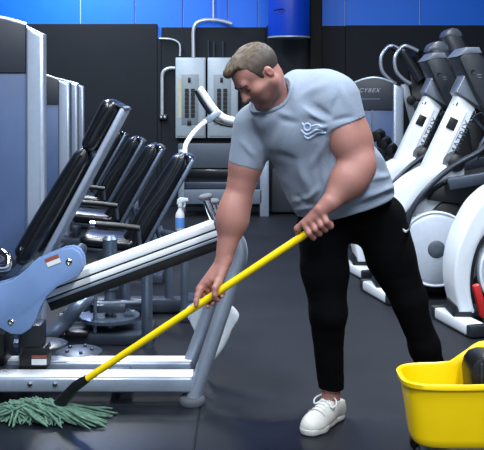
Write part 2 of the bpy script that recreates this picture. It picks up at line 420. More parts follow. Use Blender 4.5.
# inclined beam
a = q(46, 287.8, 4.45); b = q(216, 225.5, 4.45)
ux = (b-a).normalized(); un = Vector((-ux.z, 0, ux.x))
bmain = obj('beam', MB().beam(a-un*0.085, b-un*0.085, 0.13, 0.05, 0.006), BLACK, m1)
obj('beam_plate', MB().beam(a+un*0.012, b+un*0.012, 0.16, 0.034, 0.006), WHITEB, bmain)
obj('groove', MB().beam(a-un*0.008, b-un*0.008, 0.150, 0.008), GROOVE, bmain)
obj('beam_plate', MB().beam(a-un*0.027, b-un*0.027, 0.158, 0.030, 0.006), WHITEB, bmain)
obj('groove', MB().beam(a-un*0.045, b-un*0.045, 0.150, 0.008), GROOVE, bmain)
obj('side_trim', MB().beam(a-un*0.056, b-un*0.056, 0.155, 0.016, 0.004), SILVER, bmain)
obj('end_cap', MB().beam(b-un*0.042, b-un*0.042+ux*0.02, 0.165, 0.145, 0.008), STEELD, bmain)
# pegs with flat dark caps at the beam's end
for (x0, y0, x1, y1, Y) in ((215, 222, 206, 199, 4.42), (219, 224, 213, 204, 4.50)):
    p0 = P(x0, y0, Y); p1 = P(x1, y1, Y)
    g = obj('peg', MB().tube([p0, p0.lerp(p1, .5), p1], [0.02, 0.024, 0.022], 14), CHROME, m1)
    d = (p1-p0).normalized()
    obj('peg_cap', MB().lathe([(0.030, 0), (0.036, 0.004), (0.036, 0.016), (0.03, 0.022)], p1, (d.x*0.5, d.y-0.15, d.z), 20), RUBBER, g)
# carriage side plates
pl = [(-45, 300), (-20, 288), (3, 283), (14, 279), (26, 270), (36, 260), (50, 254), (64, 248.5), (72, 247.5), (79, 251), (83, 258), (83.5, 266), (80, 274), (70, 280), (58, 286), (48, 295), (41, 307), (37, 318), (31, 328), (22, 333.5), (12, 333), (3, 328), (-10, 322), (-45, 322)]
for (Y, dx, dy) in ((4.24, 0, 0), (4.30, 0, -0.5)):
    poly = [((x+dx-242)*4.26/F_PX, CAM_H-(y+dy-YH)*4.26/F_PX) for x, y in pl]
    sp = obj('side_plate', MB().prism(poly, Y, Y+0.03, 0.005, 2), BLUEGREY, m1)
    if Y < 4.3:
        for (x, y) in ((69, 262), (11, 322)):
            obj('screw', MB().lathe([(0.016, 0), (0.016, 0.003), (0.010, 0.007), (0.004, 0.004)], P(x, y, 4.241), (0, -1, 0), 14), CHROME, sp)
        s0 = P(53, 261, 4.238); dv = Vector((math.cos(0.37), 0, math.sin(0.37))); uv = Vector((-dv.z, 0, dv.x))
        st = obj('sticker', MB().beam(s0-dv*0.034-uv*0.008, s0+dv*0.034-uv*0.008, 0.002, 0.022, up=(0, 0, 1)), DECAL, sp)
        obj('sticker_header', MB().beam(s0-dv*0.034+uv*0.014, s0+dv*0.034+uv*0.014, 0.003, 0.018, up=(0, 0, 1)), DECALR, sp)
obj('pivot_axle', MB().tube([P(68, 262, 4.25), P(68, 262, 4.25)+Vector((0, 0.36, 0))], 0.03, 16), STEELD, m1)

def pad_slab(A, B, th0, th1, y0, y1, name, parent, m=VINYL, nsec=14, round_=0.35, bulge=0.0):
    """upholstered slab whose edge runs A->B in the XZ plane, thickness th, width y0..y1; rounded ends and corners"""
    A = Vector((A.x, 0, A.z)); B = Vector((B.x, 0, B.z)); d = B-A; L = d.length; d.normalize(); nrm = Vector((-d.z, 0, d.x))
    mb = MB(); vs = []; fs = []; nr = 20; e = 3.2
    for i in range(nsec+1):
        u = i/nsec; s = u*L
        edge = min(s, L-s); rr = 0.045
        k = 1.0 if edge > rr else max(0.05, math.sqrt(max(0, 1-(1-edge/rr)**2)))
        th = (th0+(th1-th0)*u+bulge*math.sin(math.pi*u))*(0.35+0.65*k); wy = (y1-y0)*(0.86+0.14*k)
        for j in range(nr):
            a = 2*math.pi*j/nr; c, s_ = math.cos(a), math.sin(a)
            px = math.copysign(abs(c)**(2/e), c); py = math.copysign(abs(s_)**(2/e), s_)
            vs.append(A+d*s+nrm*(px*th/2)+Vector((0, (y0+y1)/2+py*wy/2, 0)))
    for i in range(nsec):
        for j in range(nr): fs.append((i*nr+j, i*nr+(j+1) % nr, (i+1)*nr+(j+1) % nr, (i+1)*nr+j))
    fs.append(tuple(range(nr-1, -1, -1))); fs.append(tuple(nsec*nr+j for j in range(nr)))
    return obj(name, mb.add(vs, fs), m, parent, angle=60)
# backrest: main pad, head pad, silver back shell
Yb0, Yb1 = 4.32, 4.60
pd = pad_slab(P(19, 264, 4.35), P(86, 149, 4.35), 0.125, 0.095, Yb0, Yb1, 'back_pad', m1, bulge=0.012)
hp = pad_slab(P(86, 151, 4.35), P(112, 101, 4.35), 0.095, 0.105, Yb0, Yb1, 'head_pad', m1)
for o_, A_, B_ in ((pd, (17, 258), (78, 153)), (hp, (82, 148), (104, 106))):
    p0 = P(A_[0]+3, A_[1]-1, 4.315); p1 = P(B_[0]+3, B_[1]+2, 4.315)
    obj('piping', MB().tube([p0, p0.lerp(p1, .5)+Vector((-.006, 0, .002)), p1], 0.006, 8, smooth=4), VINYL, o_)
p0 = P(44, 258, 4.36); p1 = P(124, 107, 4.36); dd = (p1-p0).normalized(); nn = Vector((dd.z, 0, -dd.x))
mbx = MB(); mbx.beam(p0, p1, 0.22, 0.030, 0.010, up=(-dd.z, 0, dd.x))
for v in mbx.v: v.y += 0.10
obj('back_shell', mbx, SILVER, m1)
obj('shell_end', MB().beam(p1-dd*0.006+Vector((-0.02, 0.10, 0.0)), p1+dd*0.008+Vector((-0.02, 0.10, 0)), 0.22, 0.07, 0.006, up=(-dd.z, 0, dd.x)), DGREY, m1)
# seat cushion and handle at the very left
pad_slab(P(-110, 262, 4.4), P(8, 270, 4.4), 0.10, 0.10, 4.30, 4.62, 'seat', m1)
obj('seat_pan', MB().box((wx(-40, 4.45), 4.46, wz(284, 4.45)), (0.55, 0.28, 0.025), 0.006), STEELD, m1)
obj('grab_handle', MB().tube([P(-30, 268, 4.24), P(2, 268, 4.24), P(8, 266, 4.24), P(8, 257, 4.26), P(2, 252, 4.28)], 0.018, 12, smooth=4), CHROME, m1)
obj('grab_handle', MB().tube([P(18, 283, 4.30), P(24, 270, 4.28), P(34, 262, 4.28)], 0.014, 10, smooth=4), STEEL, m1)
# pedestal between the rails
obj('pedestal', MB().beam(P(33, 365, 4.52), P(33, 322, 4.52), 0.14, 0.11, 0.01), DGREY, m1)
bt = obj('pedestal_boot', MB().prism([(wx(x, 4.47), wz(y, 4.47)) for x, y in ((19, 368), (47, 368), (49, 352), (46, 346), (26, 346), (23, 352))], 4.44, 4.56, 0.01), BLACK, m1)
obj('sticker', MB().box((wx(39, 4.435), 4.4365, wz(362, 4.435)), (0.075, 0.003, 0.030)), DECAL, bt)
obj('sticker_header', MB().box((wx(39, 4.435), 4.436, wz(356.8, 4.435)), (0.075, 0.003, 0.014)), DECALR, bt)
obj('swivel_plate', MB().lathe([(0.10, 0), (0.112, 0.004), (0.112, 0.012), (0.10, 0.018)], P(46, 346, 4.6), n=28), DGREY, m1)
obj('slide_post', MB().tube([P(22, 366, 4.6), P(22, 310, 4.6)], 0.018, 12), STEEL, m1)
obj('weight_carriage', MB().box((wx(-8, 4.6), 4.60, wz(345, 4.6)), (0.18, 0.2, 0.17), 0.01), BLACK, m1)
obj('link_disc', MB().lathe([(0.02, 0.02), (0.115, 0.014), (0.125, 0.008), (0.125, 0.0), (0.02, -0.004)], P(79, 353, 4.74), n=36), STEELD, m1)
for i in range(5):
    a_ = 2*math.pi*i/5; c = P(79, 353, 4.74)
    obj('disc_bolt', MB().lathe([(0.01, 0.0), (0.01, 0.014), (0.005, 0.018)], c+Vector((0.07*math.cos(a_), 0.07*math.sin(a_), 0.012)), n=10), STEELD, m1)
obj('disc_stand', MB().lathe([(0.07, 0.0), (0.07, 0.02), (0.03, 0.03), (0.03, P(79, 353, 4.74).z-0.004)], (P(79, 353, 4.74).x, 4.74, 0), n=20), BLACK, m1)

# ================================================================== ROW OF FOUR BENCH MACHINES
def bench_machine(X, Y, zt, label):
    """seated machine; (X,Y) is the top of its backrest, zt that height"""
    t = thing('bench_machine', label, 'exercise machine', (X-0.35, Y+0.15, 0), 'row of reclined bench machines')
    T = Vector((X-0.03, 0, zt-0.02)); dv = Vector((0.50, 0, 0.866)); B = T-dv*0.78
    y0, y1 = Y, Y+0.30
    pd = pad_slab(B, T, 0.17, 0.125, y0, y1, 'back_pad', t, bulge=0.02)
    nv = Vector((dv.z, 0, -dv.x))
    for k_ in (0.018, -0.022):
        p0 = B+dv*0.05-nv*k_; p1 = T-dv*0.03-nv*(k_*0.8)
        obj('piping', MB().tube([Vector((p.x, y0-0.001, p.z)) for p in (p0, p0.lerp(p1, .35)-nv*0.022, p0.lerp(p1, .7)+nv*0.004, p1)], 0.007, 8, smooth=5), DGREY, pd)
    mb = MB(); a = B+nv*0.085+dv*0.05; b = T+nv*0.072+dv*0.0
    mb.beam((a.x, (y0+y1)/2, a.z), (b.x, (y0+y1)/2, b.z), 0.28, 0.03, 0.01, up=(-dv.z, 0, dv.x))
    obj('back_shell', mb, STEEL, t)
    obj('shell_top', MB().beam(Vector((b.x, (y0+y1)/2, b.z))-nv*0.03, Vector((b.x, (y0+y1)/2, b.z))-nv*0.03+dv*0.012, 0.24, 0.06, 0.006, up=(-dv.z, 0, dv.x)), CHROME, t)
    # seat with pan
    S0 = Vector((B.x-0.32, 0, 0.53)); S1 = Vector((B.x+0.06, 0, 0.49))
    pad_slab(S0, S1, 0.09, 0.10, y0-0.02, y1+0.02, 'seat', t)
    obj('seat_pan', MB().beam((S0.x+0.04, (y0+y1)/2, 0.47), (S1.x, (y0+y1)/2, 0.435), 0.30, 0.02, 0.005), STEELD, t)
    # grab rods beside the seat
    for yy in (y0-0.07,):
        g = obj('grab_rod', MB().tube([(B.x+0.10, yy, 0.62), (B.x-0.02, yy, 0.635), (B.x-0.20, yy, 0.65)], 0.022, 10), BLACK, t)
        obj('rod_tip', MB().tube([(B.x-0.20, yy, 0.65), (B.x-0.235, yy, 0.653)], 0.021, 10), CHROME, g)
        obj('rod_collar', MB().tube([(B.x+0.10, yy, 0.62), (B.x+0.03, yy, 0.629)], 0.021, 10), CHROME, g)
        obj('rod_bracket', MB().tube([(B.x+0.09, yy, 0.62), (B.x+0.10, yy, 0.52), (B.x+0.06, (y0+y1)/2, 0.44)], 0.014, 8), STEELD, g)
    # frame
    ym = (y0+y1)/2
    obj('seat_post', MB().beam((B.x-0.05, ym, 0.10), (B.x-0.05, ym, 0.44), 0.09, 0.09, 0.01), STEELD, t)
    obj('base_rail', MB().box((B.x+0.05, ym, 0.06), (0.86, 0.12, 0.09), 0.012), STEELD, t)
    obj('cross_foot', MB().box((B.x+0.42, ym, 0.04), (0.10, 0.56, 0.08), 0.012), STEELD, t)
    obj('cross_foot', MB().box((B.x-0.36, ym, 0.04), (0.10, 0.56, 0.08), 0.012), STEELD, t)
    obj('back_strut', MB().tube([(B.x+0.28, ym, 0.10), (B.x+0.27, ym, 0.40), (B.x+0.20, ym, 0.60)], 0.03, 12), STEEL, t)
    obj('rear_post', MB().tube([(B.x+0.40, ym-0.22, 0.07), (B.x+0.40, ym-0.22, 0.50), (B.x+0.38, ym-0.12, 0.54), (B.x+0.22, ym, 0.56)], 0.026, 12, smooth=4), STEEL, t)
    return t
rows = [(188, 152, 6.0, 'reclined black bench machine nearest the spray bottle, frontmost of its row'),
        (158, 146, 7.2, 'reclined black bench machine second from the front of the row'),
        (139, 138, 8.5, 'reclined black bench machine third from the front of the row'),
        (122, 133, 9.9, 'reclined black bench machine farthest back in the row')]
bench = None
for (x, y, Y, lab) in rows:
    p = P(x, y, Y)
    if bench is None:
        bench = bench_machine(p.x, Y, p.z, lab); B0 = Vector((p.x, Y, p.z)); L0 = bench.location.copy()
    else:
        c = copy_tree(bench); c.location = L0+Vector((p.x-B0.x, Y-B0.y, 0)); c['label'] = lab
# linkage with round counterweight plates between the foreground machine and the bench row
lk = thing('counterweight_stack', 'round steel weight plates on a post under the white beam', 'weight stack', P(108, 345, 5.5))
lk.location.z = 0
c = P(110, 335, 5.5)
obj('base_plate', MB().box((wx(104, 5.5), 5.5, 0.035), (0.62, 0.34, 0.07), 0.012), STEELD, lk)
obj('center_post', MB().lathe([(0.035, 0.07), (0.035, 0.30), (0.055, 0.31), (0.055, 0.36), (0.04, 0.37), (0.045, 0.60), (0.05, 0.62), (0.03, 0.64)], (c.x, 5.5, 0), n=20), STEEL, lk)
for (y, r, th) in ((338, 0.165, 0.02), (331, 0.13, 0.018), (316, 0.185, 0.02)):
    z = wz(y, 5.5); obj('weight_plate', MB().lathe([(r*0.3, -th), (r, -th*0.7), (r, th*0.3), (r*0.8, th*0.6), (r*0.3, th*0.6)], (c.x, 5.5, z), n=40), STEEL, lk)
for (x, y0, y1, Y, r) in ((95, 265, 332, 5.36, 0.012), (125, 258, 310, 5.6, 0.032), (147, 250, 352, 5.3, 0.034)):
    a_ = P(x, y0, Y); b_ = P(x, y1, Y); b_.z = max(b_.z, 0.02) if y1 < 340 else 0.0
    obj('upright', MB().tube([a_, b_], r, 14), STEEL, lk)
obj('cross_tube', MB().tube([P(147, 266, 5.3), P(134, 262, 5.45), P(112, 262, 5.5)], 0.022, 10), STEEL, lk)
obj('cross_tube', MB().tube([P(95, 305, 5.45), P(147, 303, 5.45)], 0.026, 10), STEELD, lk)
obj('clamp', MB().box((c.x, 5.42, wz(307, 5.45)), (0.22, 0.06, 0.05), 0.008), STEELD, lk)
obj('bent_tube', MB().tube([P(36, 338, 5.30), P(52, 333, 5.30), P(66, 322, 5.32), P(78, 306, 5.3), P(92, 296, 5.4)], 0.045, 16, smooth=5), STEEL, lk)
obj('clamp', MB().box((wx(76, 5.3), 5.35, wz(333, 5.35)), (0.14, 0.1, 0.04), 0.012), BLACK, lk)
obj('cross_tube', MB().tube([P(60, 318, 5.6), P(135, 314, 5.6)], 0.03, 12), STEELD, lk)

# curved lever handle of the nearest bench
YH_ = 6.35
hb = bench
obj('stem', MB().tube([P(185, 154, 6.17), P(186, 144, 6.25), P(196, 130, 6.3), P(210, 118, YH_), (P(218, 112, YH_))], 0.017, 12, smooth=5), WHITEB, hb)
obj('grip_bar', MB().tube([P(199, 88, YH_), P(203, 93, YH_), P(211, 105, YH_), P(220, 115, YH_), P(231, 120, YH_), P(252, 123, YH_+.1)], 0.026, 14, smooth=5), WHITEB, hb)
obj('grip_pad', MB().tube([P(197, 90, YH_+.08), P(204, 103, YH_+.08), P(212, 114, YH_+.08)], 0.024, 12, smooth=5), DGREY, hb)
obj('bracket', MB().beam(P(207, 121, YH_), P(220, 111, YH_), 0.06, 0.05, 0.008), SILVER, hb)
obj('latch_cable', MB().tube([P(213, 120, YH_), P(222, 124, YH_), P(232, 126, YH_), P(238, 122, YH_)], 0.012, 8, smooth=5), BLACK, hb)

# ================================================================== REAR LOW RACK by the wall
rk = thing('storage_rack', 'low grey steel rack with two wide shelves below the breaker panels', 'rack', P(225, 208, 11.3))
rk.location.z = 0
def rb(x0, y0, x1, y1, Y, d, name, m, bev=0.008):
    a = P(x0, y0, Y); b = P(x1, y1, Y)
    return obj(name, MB().box(((a.x+b.x)/2, Y+d/2, (a.z+b.z)/2), (b.x-a.x, d, a.z-b.z), bev), m, rk)
rb(178, 144, 262, 168, 11.1, 0.18, 'upper_beam', mat('rack_grey', (78, 88, 102), 0.5, 0.2))
rb(184, 190, 262, 204, 11.0, 0.20, 'lower_beam', mat('rack_light', (108, 120, 138), 0.5, 0.2))
rb(186, 169, 250, 178, 11.12, 0.14, 'shelf_pad', VINYL, 0.02)
rb(184, 182, 262, 188.5, 11.1, 0.3, 'shelf_plate', STEELD)
for (x0, x1) in ((178, 184), (260, 269)):
    a = P(x0, 150, 10.95); b = P(x1, 0, 10.95)
    obj('rack_upright', MB().box(((a.x+b.x)/2, 11.05, a.z/2), (b.x-a.x, 0.10, a.z), 0.006), SILVER, rk)
    obj('rack_upright', MB().box(((a.x+b.x)/2, 11.42, a.z/2), (b.x-a.x, 0.10, a.z), 0.006), SILVER, rk)
    obj('rack_side', MB().box(((a.x+b.x)/2, 11.23, 0.5), (0.05, 0.3, 0.06), 0.006), STEELD, rk)
bx = thing('equipment_box', 'dark upright equipment case standing between the rack and the man', 'case', P(286, 212, 11.3)); bx.location.z = 0
a = P(271, 168, 11.2); b = P(301, 210, 11.2)
obj('case_body', MB().box(((a.x+b.x)/2, 11.4, a.z/2+0.01), (b.x-a.x, 0.4, a.z-0.02), 0.03), mat('case_dark', (44, 49, 58), 0.5), bx)
for i in range(6):
    p = P(291, 178+i*4.5, 11.19); obj('vent_slot', MB().tube([p, p+Vector((0.05, 0, 0.012))], 0.010, 8), GROOVE, bx)

# ================================================================== SPRAY BOTTLE
YS = 9.85
c = P(180, 222, YS); sb = thing('spray_bottle', 'white and blue spray bottle standing on the floor by the benches', 'spray bottle', (c.x, YS, 0))
obj('bottle_body', MB().lathe([(0.046, 0.0), (0.052, 0.008), (0.052, 0.16), (0.045, 0.20), (0.022, 0.24), (0.018, 0.27)], (c.x, YS, 0), n=24), DECAL, sb)
obj('bottle_label', MB().lathe([(0.0528, 0.035), (0.0532, 0.04), (0.0532, 0.145), (0.0528, 0.15)], (c.x, YS, 0), n=24), mat('label_blue', (96, 150, 226), 0.4), sb)
obj('collar', MB().lathe([(0.024, 0.262), (0.026, 0.265), (0.026, 0.295), (0.02, 0.30)], (c.x, YS, 0), n=16), WHITE, sb)
hx = c.x
obj('trigger_head', MB().prism([(hx-0.035, 0.30), (hx-0.03, 0.35), (hx+0.0, 0.375), (hx+0.09, 0.365), (hx+0.095, 0.335), (hx+0.03, 0.325), (hx+0.02, 0.30)], YS-0.022, YS+0.022, 0.006), WHITE, sb)
obj('trigger', MB().tube([(hx+0.05, YS, 0.335), (hx+0.055, YS, 0.30), (hx+0.045, YS, 0.265)], 0.009, 8, smooth=4), WHITE, sb)

# ================================================================== WHITE CLOTH hung on the machine's far leg
def cloth():
    mb = MB(); nu, nv = 22, 20; vs = []; fs = []
    top = [P(190, 309, 4.69), P(205, 298, 4.69), P(219, 297, 4.69), P(231, 305, 4.69)]
    for j in range(nv+1):
        v = j/nv
        for i in range(nu+1):
            u = i/nu
            xl = 187-2*math.sin(3*v)+9*v*v; xr = 233+7*math.sin(2.8*v)-18*v**4
            yt = 307-10*math.sin(math.pi*u); yb = 326+44*max(0, math.sin(math.pi*min(1, u*0.92)))**1.5+5*math.sin(u*17)+3*math.sin(u*41)
            x = xl+(xr-xl)*u; y = yt+(yb-yt)*v
            Y = 4.71+0.011*math.sin(u*13+v*2.5)+0.005*math.sin(u*27-v*3)-0.015*v
            vs.append(P(x, y, Y))
    for j in range(nv):
        for i in range(nu): fs.append((j*(nu+1)+i, j*(nu+1)+i+1, (j+1)*(nu+1)+i+1, (j+1)*(nu+1)+i))
    return mb.add(vs, fs)
cl = cloth(); lc = P(210, 330, 4.7)
o = obj('cleaning_cloth', cl, mat('white_cloth', (216, 222, 230), 0.85, 0, 0.05, 40, 0.2, 500), loc=lc, angle=180)
sm = o.modifiers.new('thickness', 'SOLIDIFY'); sm.thickness = 0.004
tag(o, 'crumpled white cloth hanging behind the bent front legs of the leg machine', 'cloth')

# ================================================================== ELLIPTICAL TRAINERS
def elliptical(label):
    Yc = 6.75
    t = thing('elliptical_trainer', label, 'elliptical trainer', (1.40, Yc, 0), 'white elliptical trainers in a row')
    def p(x, y, Y=6.7): return P(x, y, Y)
    def xz(x, y, Y=6.7): v = P(x, y, Y); return (v.x, v.z)
    # leaning column with raised rib, display slot and lettering
    a = p(431, 176); b = p(468, 98); ux = (b-a).normalized(); un = Vector((-ux.z, 0, ux.x))
    cw = 0.155; y0, y1 = 6.66, 6.86
    col = obj('column', MB().beam(a, b, y1-y0, cw, 0.016, up=un), WHITE, t)
    # beam centred at y=6.7 -> shift
    for v in col.data.vertices: v.co.y += (y0+y1)/2-6.7
    obj('column_rib', MB().beam(Vector((a.x, y0-0.004, a.z))+un*(-0.012)+ux*0.02, Vector((b.x, y0-0.004, b.z))+un*(-0.012)-ux*0.10, 0.014, 0.028, 0.004, up=un), WHITEB, col)
    c = p(452.5, 124, y0)
    obj('column_window', MB().beam(c-ux*0.045+Vector((0, -0.002, 0)), c+ux*0.045+Vector((0, -0.002, 0)), 0.014, 0.075, 0.004, up=un), BLACK, col)
    c = p(459.5, 137.5, y0-0.001)
    obj('lettering', text_mb('MATRIX', 0.074, c-un*0.010, ux, un), INK, col)
    c = p(457, 104, y0-0.002)
    mb = MB(); mb.beam(c-ux*0.014, c+ux*0.014, 0.003, 0.012, up=un); mb.beam(c-ux*0.02+un*0.02, c-ux*0.008+un*0.02, 0.003, 0.01, up=un)
    obj('emblem', mb, INK, col)
    # console: slab leaning the other way, pale cap, neck wedge
    poly = [xz(455, 58), xz(463, 50), xz(474, 50), xz(480, 58), xz(499, 103), xz(494, 110), xz(480, 110), xz(470, 92)]
    con = obj('console', MB().prism(poly, 6.58, 6.94, 0.02, 3), DGREY, t)
    capp = [xz(454, 57), xz(462, 48), xz(475, 48), xz(478, 54), xz(466, 54)]
    obj('console_cap', MB().prism(capp, 6.575, 6.945, 0.008, 2), MGREY, con)
    c = p(473, 72, 6.58)
    obj('headphone_port', MB().lathe([(0.018, 0), (0.018, 0.004), (0.008, 0.002)], c, (0, -1, 0), 14), BLACK, con)
    obj('port_marks', MB().box(c+Vector((0.045, -0.001, -0.02)), (0.03, 0.003, 0.008)).box(c+Vector((0.05, -0.001, -0.04)), (0.03, 0.003, 0.006)), MGREY, con)
    obj('screen', MB().beam(p(486, 62, 6.76)+Vector((0.01, 0, 0)), p(500, 96, 6.76)+Vector((0.01, 0, 0)), 0.30, 0.01, 0.002, up=(1, 0, 0.4)), BLACK, con)
    obj('neck', MB().prism([xz(463, 75), xz(455, 92), xz(457, 96), xz(484, 112), xz(492, 108)], 6.64, 6.88, 0.012), MGREY, t)
    obj('neck_collar', MB().prism([xz(456, 93), xz(480, 108), xz(492, 107), xz(496, 112), xz(478, 112)], 6.63, 6.89, 0.01), BLACK, t)
    # arched nose shroud down to the front foot
    outer = curve2d([(1.66, 1.01), (1.45, 0.985), (1.33, 0.935), (1.235, 0.875), (1.145, 0.782), (1.058, 0.615), (1.011, 0.447), (1.004, 0.28), (1.038, 0.112)], 4)
    inner = curve2d([(1.138, 0.112), (1.112, 0.246), (1.118, 0.40), (1.160, 0.548), (1.245, 0.665), (1.365, 0.78), (1.496, 0.875), (1.66, 0.915)], 4)
    sh = obj('nose_shroud', MB().prism(outer+inner, 6.55, 6.90, 0.022, 3), WHITE, t)
    edge = [(x, z) for x, z in inner]
    obj('shroud_gasket', MB().tube([(x+0.010, 6.60, z-0.012) for x, z in edge], 0.020, 8), BLACK, t)
    inn = curve2d([(1.17, 0.14), (1.145, 0.26), (1.15, 0.39), (1.195, 0.53), (1.28, 0.64), (1.40, 0.75), (1.50, 0.80)], 4)
    obj('inner_cover', MB().prism(inn+[(1.62, 0.74), (1.62, 0.16)], 6.68, 6.88, 0.012), WHITE, t)
    # round drive cover with dark hub
    dc = p(436, 249, 6.52)
    dv = obj('drive_disc', MB().lathe([(0.02, -0.02), (0.235, -0.018), (0.262, -0.006), (0.275, 0.02), (0.275, 0.10), (0.25, 0.12)], dc, (0, 1, 0), 56), mat('disc_grey', (190, 200, 214), 0.35, 0.1, 0.04), t)
    obj('disc_hub', MB().lathe([(0.02, -0.028), (0.058, -0.026), (0.066, -0.02), (0.066, 0.0)], dc, (0, 1, 0), 32), mat('hub_grey', (74, 84, 94), 0.5), dv)
    obj('disc_rim', MB().tube([dc+Vector((0.272*math.cos(i*math.pi/24), -0.006, 0.272*math.sin(i*math.pi/24))) for i in range(49)], 0.010, 8, cap=False), WHITE, dv)
    # black chassis, rails, pedal beams
    obj('chassis', MB().prism([(1.12, 0.03), (2.35, 0.03), (2.42, 0.14), (2.30, 0.30), (1.75, 0.40), (1.62, 0.74), (1.50, 0.70), (1.30, 0.52), (1.16, 0.30)], 6.64, 6.86, 0.015), BLACK, t)
    obj('arm_housing', MB().prism([(1.40, 0.73), (1.44, 0.80), (1.60, 0.90), (2.0, 0.98), (2.02, 0.70), (1.80, 0.62), (1.62, 0.70)], 6.60, 6.90, 0.02), BLACK, t)
    for s, yy in ((0, 6.50), (1, 7.0)):
        obj('link_bar', MB().beam((1.52, yy, 0.86 if not s else 0.7), (2.25, yy, 0.985 if not s else 0.85), 0.05, 0.09, 0.012), STEELD, t)
        pd = obj('pedal', MB().box((2.28, yy, 0.40+0.12*s), (0.38, 0.15, 0.05), 0.018), BLACK, t)
        obj('pedal_beam', MB().beam((1.60, yy, 0.42), (2.2, yy, 0.36+0.12*s), 0.05, 0.07, 0.01), STEELD, t)
        obj('swing_arm', MB().tube([p(406, 228, yy), p(411, 212, yy), p(421, 196, yy), p(436, 180, yy), p(455, 165, yy), p(484, 148, yy), p(500, 122, yy), p(505, 80, yy)], 0.022, 12, smooth=5), mat('arm_dark', (40, 46, 58), 0.35, 0.2), t)
    obj('pivot_housing', MB().lathe([(0.045, -0.06), (0.062, -0.05), (0.07, 0.0), (0.07, 0.30), (0.06, 0.34)], p(455, 163, 6.56), (0, 1, 0), 24), BLACK, t)
    obj('side_handle', MB().tube([p(476, 160, 6.6), p(484, 140, 6.6), p(497, 128, 6.6), p(510, 124, 6.6)], 0.016, 10, smooth=5), STEELD, t)
    obj('side_handle', MB().tube([p(472, 118, 6.9), p(478, 113, 6.9), p(490, 112, 6.9), p(510, 118, 6.9)], 0.012, 10, smooth=5), CHROME, t)
    # front foot bar with black end caps
    f0 = Vector((0.995, 6.84, 0.045)); f1 = Vector((1.10, 6.40, 0.045)); fd = (f1-f0).normalized()
    ft = obj('front_foot', MB().beam(f0, f1, 0.13, 0.07, 0.014), WHITE, t)
    for e, s in ((f0, -1), (f1, 1)):
        obj('foot_cap', MB().beam(e, e+fd*0.06*s, 0.136, 0.076, 0.014), DGREY, ft)
    obj('foot_sole', MB().beam(f0-Vector((0, 0, 0.038)), f1-Vector((0, 0, 0.038)), 0.14, 0.014, 0.003), BLACK, ft)
    obj('ankle_boot', MB().prism([(1.00, 0.075), (1.30, 0.075), (1.26, 0.20), (1.16, 0.22), (1.145, 0.165), (1.02, 0.145)], 6.57, 6.84, 0.012), BLACK, t)
    obj('boot_bolt', MB().lathe([(0.012, 0), (0.012, 0.006), (0.005, 0.008)], (1.13, 6.567, 0.12), (0, -1, 0), 10), CHROME, t)
    obj('rear_foot', MB().box((2.38, 6.75, 0.035), (0.12, 0.6, 0.07), 0.014), STEELD, t)
    return t
eA = elliptical('white elliptical trainer with round drive disc, middle of the row')
eB = copy_tree(eA); eB.location += Vector((-0.06, 0.86, 0)); eB['label'] = 'white elliptical trainer farthest back, next to the arched-header weight tower'
eC = copy_tree(eA); eC.location += Vector((0.37, -0.86, 0)); eC['label'] = 'white elliptical trainer cut off at the right edge above the yellow bucket'

# taller climbers standing behind the ellipticals
def climber(px, py, Y, label):
    T = P(px, py, Y); t = thing('stair_climber', label, 'stair climber', (T.x, Y+0.1, 0), 'tall climbers behind the ellipticals')
    d = Vector((0.42, 0, -0.91)).normalized(); un = Vector((d.z, 0, -d.x))
    hd = []
    n = 8; r = 0.092
    for i in range(n+1):
        a = math.pi*i/n; hd.append((T.x+0.06-r*math.cos(a), T.z-r+r*math.sin(a)))
    R0 = hd[-1]; L0 = hd[0]
    poly = hd+[(R0[0]+d.x*0.62, R0[1]+d.z*0.62), (L0[0]+d.x*0.50, L0[1]+d.z*0.50)]
    cn = obj('console', MB().prism(poly, Y-0.14, Y+0.14, 0.03, 3), mat('climber_grey', (52, 57, 66), 0.3), t)
    cap = [(T.x+0.06-1.03*r*math.cos(math.pi*i/n), T.z-r+1.03*r*math.sin(math.pi*i/n)) for i in range(n+1)]
    obj('console_cap', MB().prism(cap, Y-0.145, Y+0.145, 0.02, 2), mat('climber_cap', (78, 85, 96), 0.28), cn)
    bx_ = T.x+d.x*0.7
    obj('mast', MB().beam((bx_-0.05, Y+0.03, T.z-0.62), (bx_+0.15, Y+0.03, 0.08), 0.22, 0.16, 0.02), BLACK, t)
    obj('step_housing', MB().prism([(bx_-0.1, 0.0), (bx_+0.75, 0.0), (bx_+0.75, 0.35), (bx_+0.45, 0.55), (bx_+0.05, 0.9)], Y-0.22, Y+0.28, 0.02), BLACK, t)
    for s in (-0.24, 0.30):
        obj('hand_rail', MB().tube([(T.x+0.20, Y+s, T.z-0.25), (T.x+0.30, Y+s, T.z-0.5), (T.x+0.6, Y+s, T.z-0.85), (T.x+0.9, Y+s, T.z-1.1), (bx_+0.62, Y+s*0.9, 0.45)], 0.02, 10, smooth=4), STEELD, t)
    return t
climber(445, 29, 9.4, 'tall dark climber, its rounded grey console highest of all the machines')
climber(430, 42, 8.35, 'dark climber with rounded grey console behind the farthest elliptical')

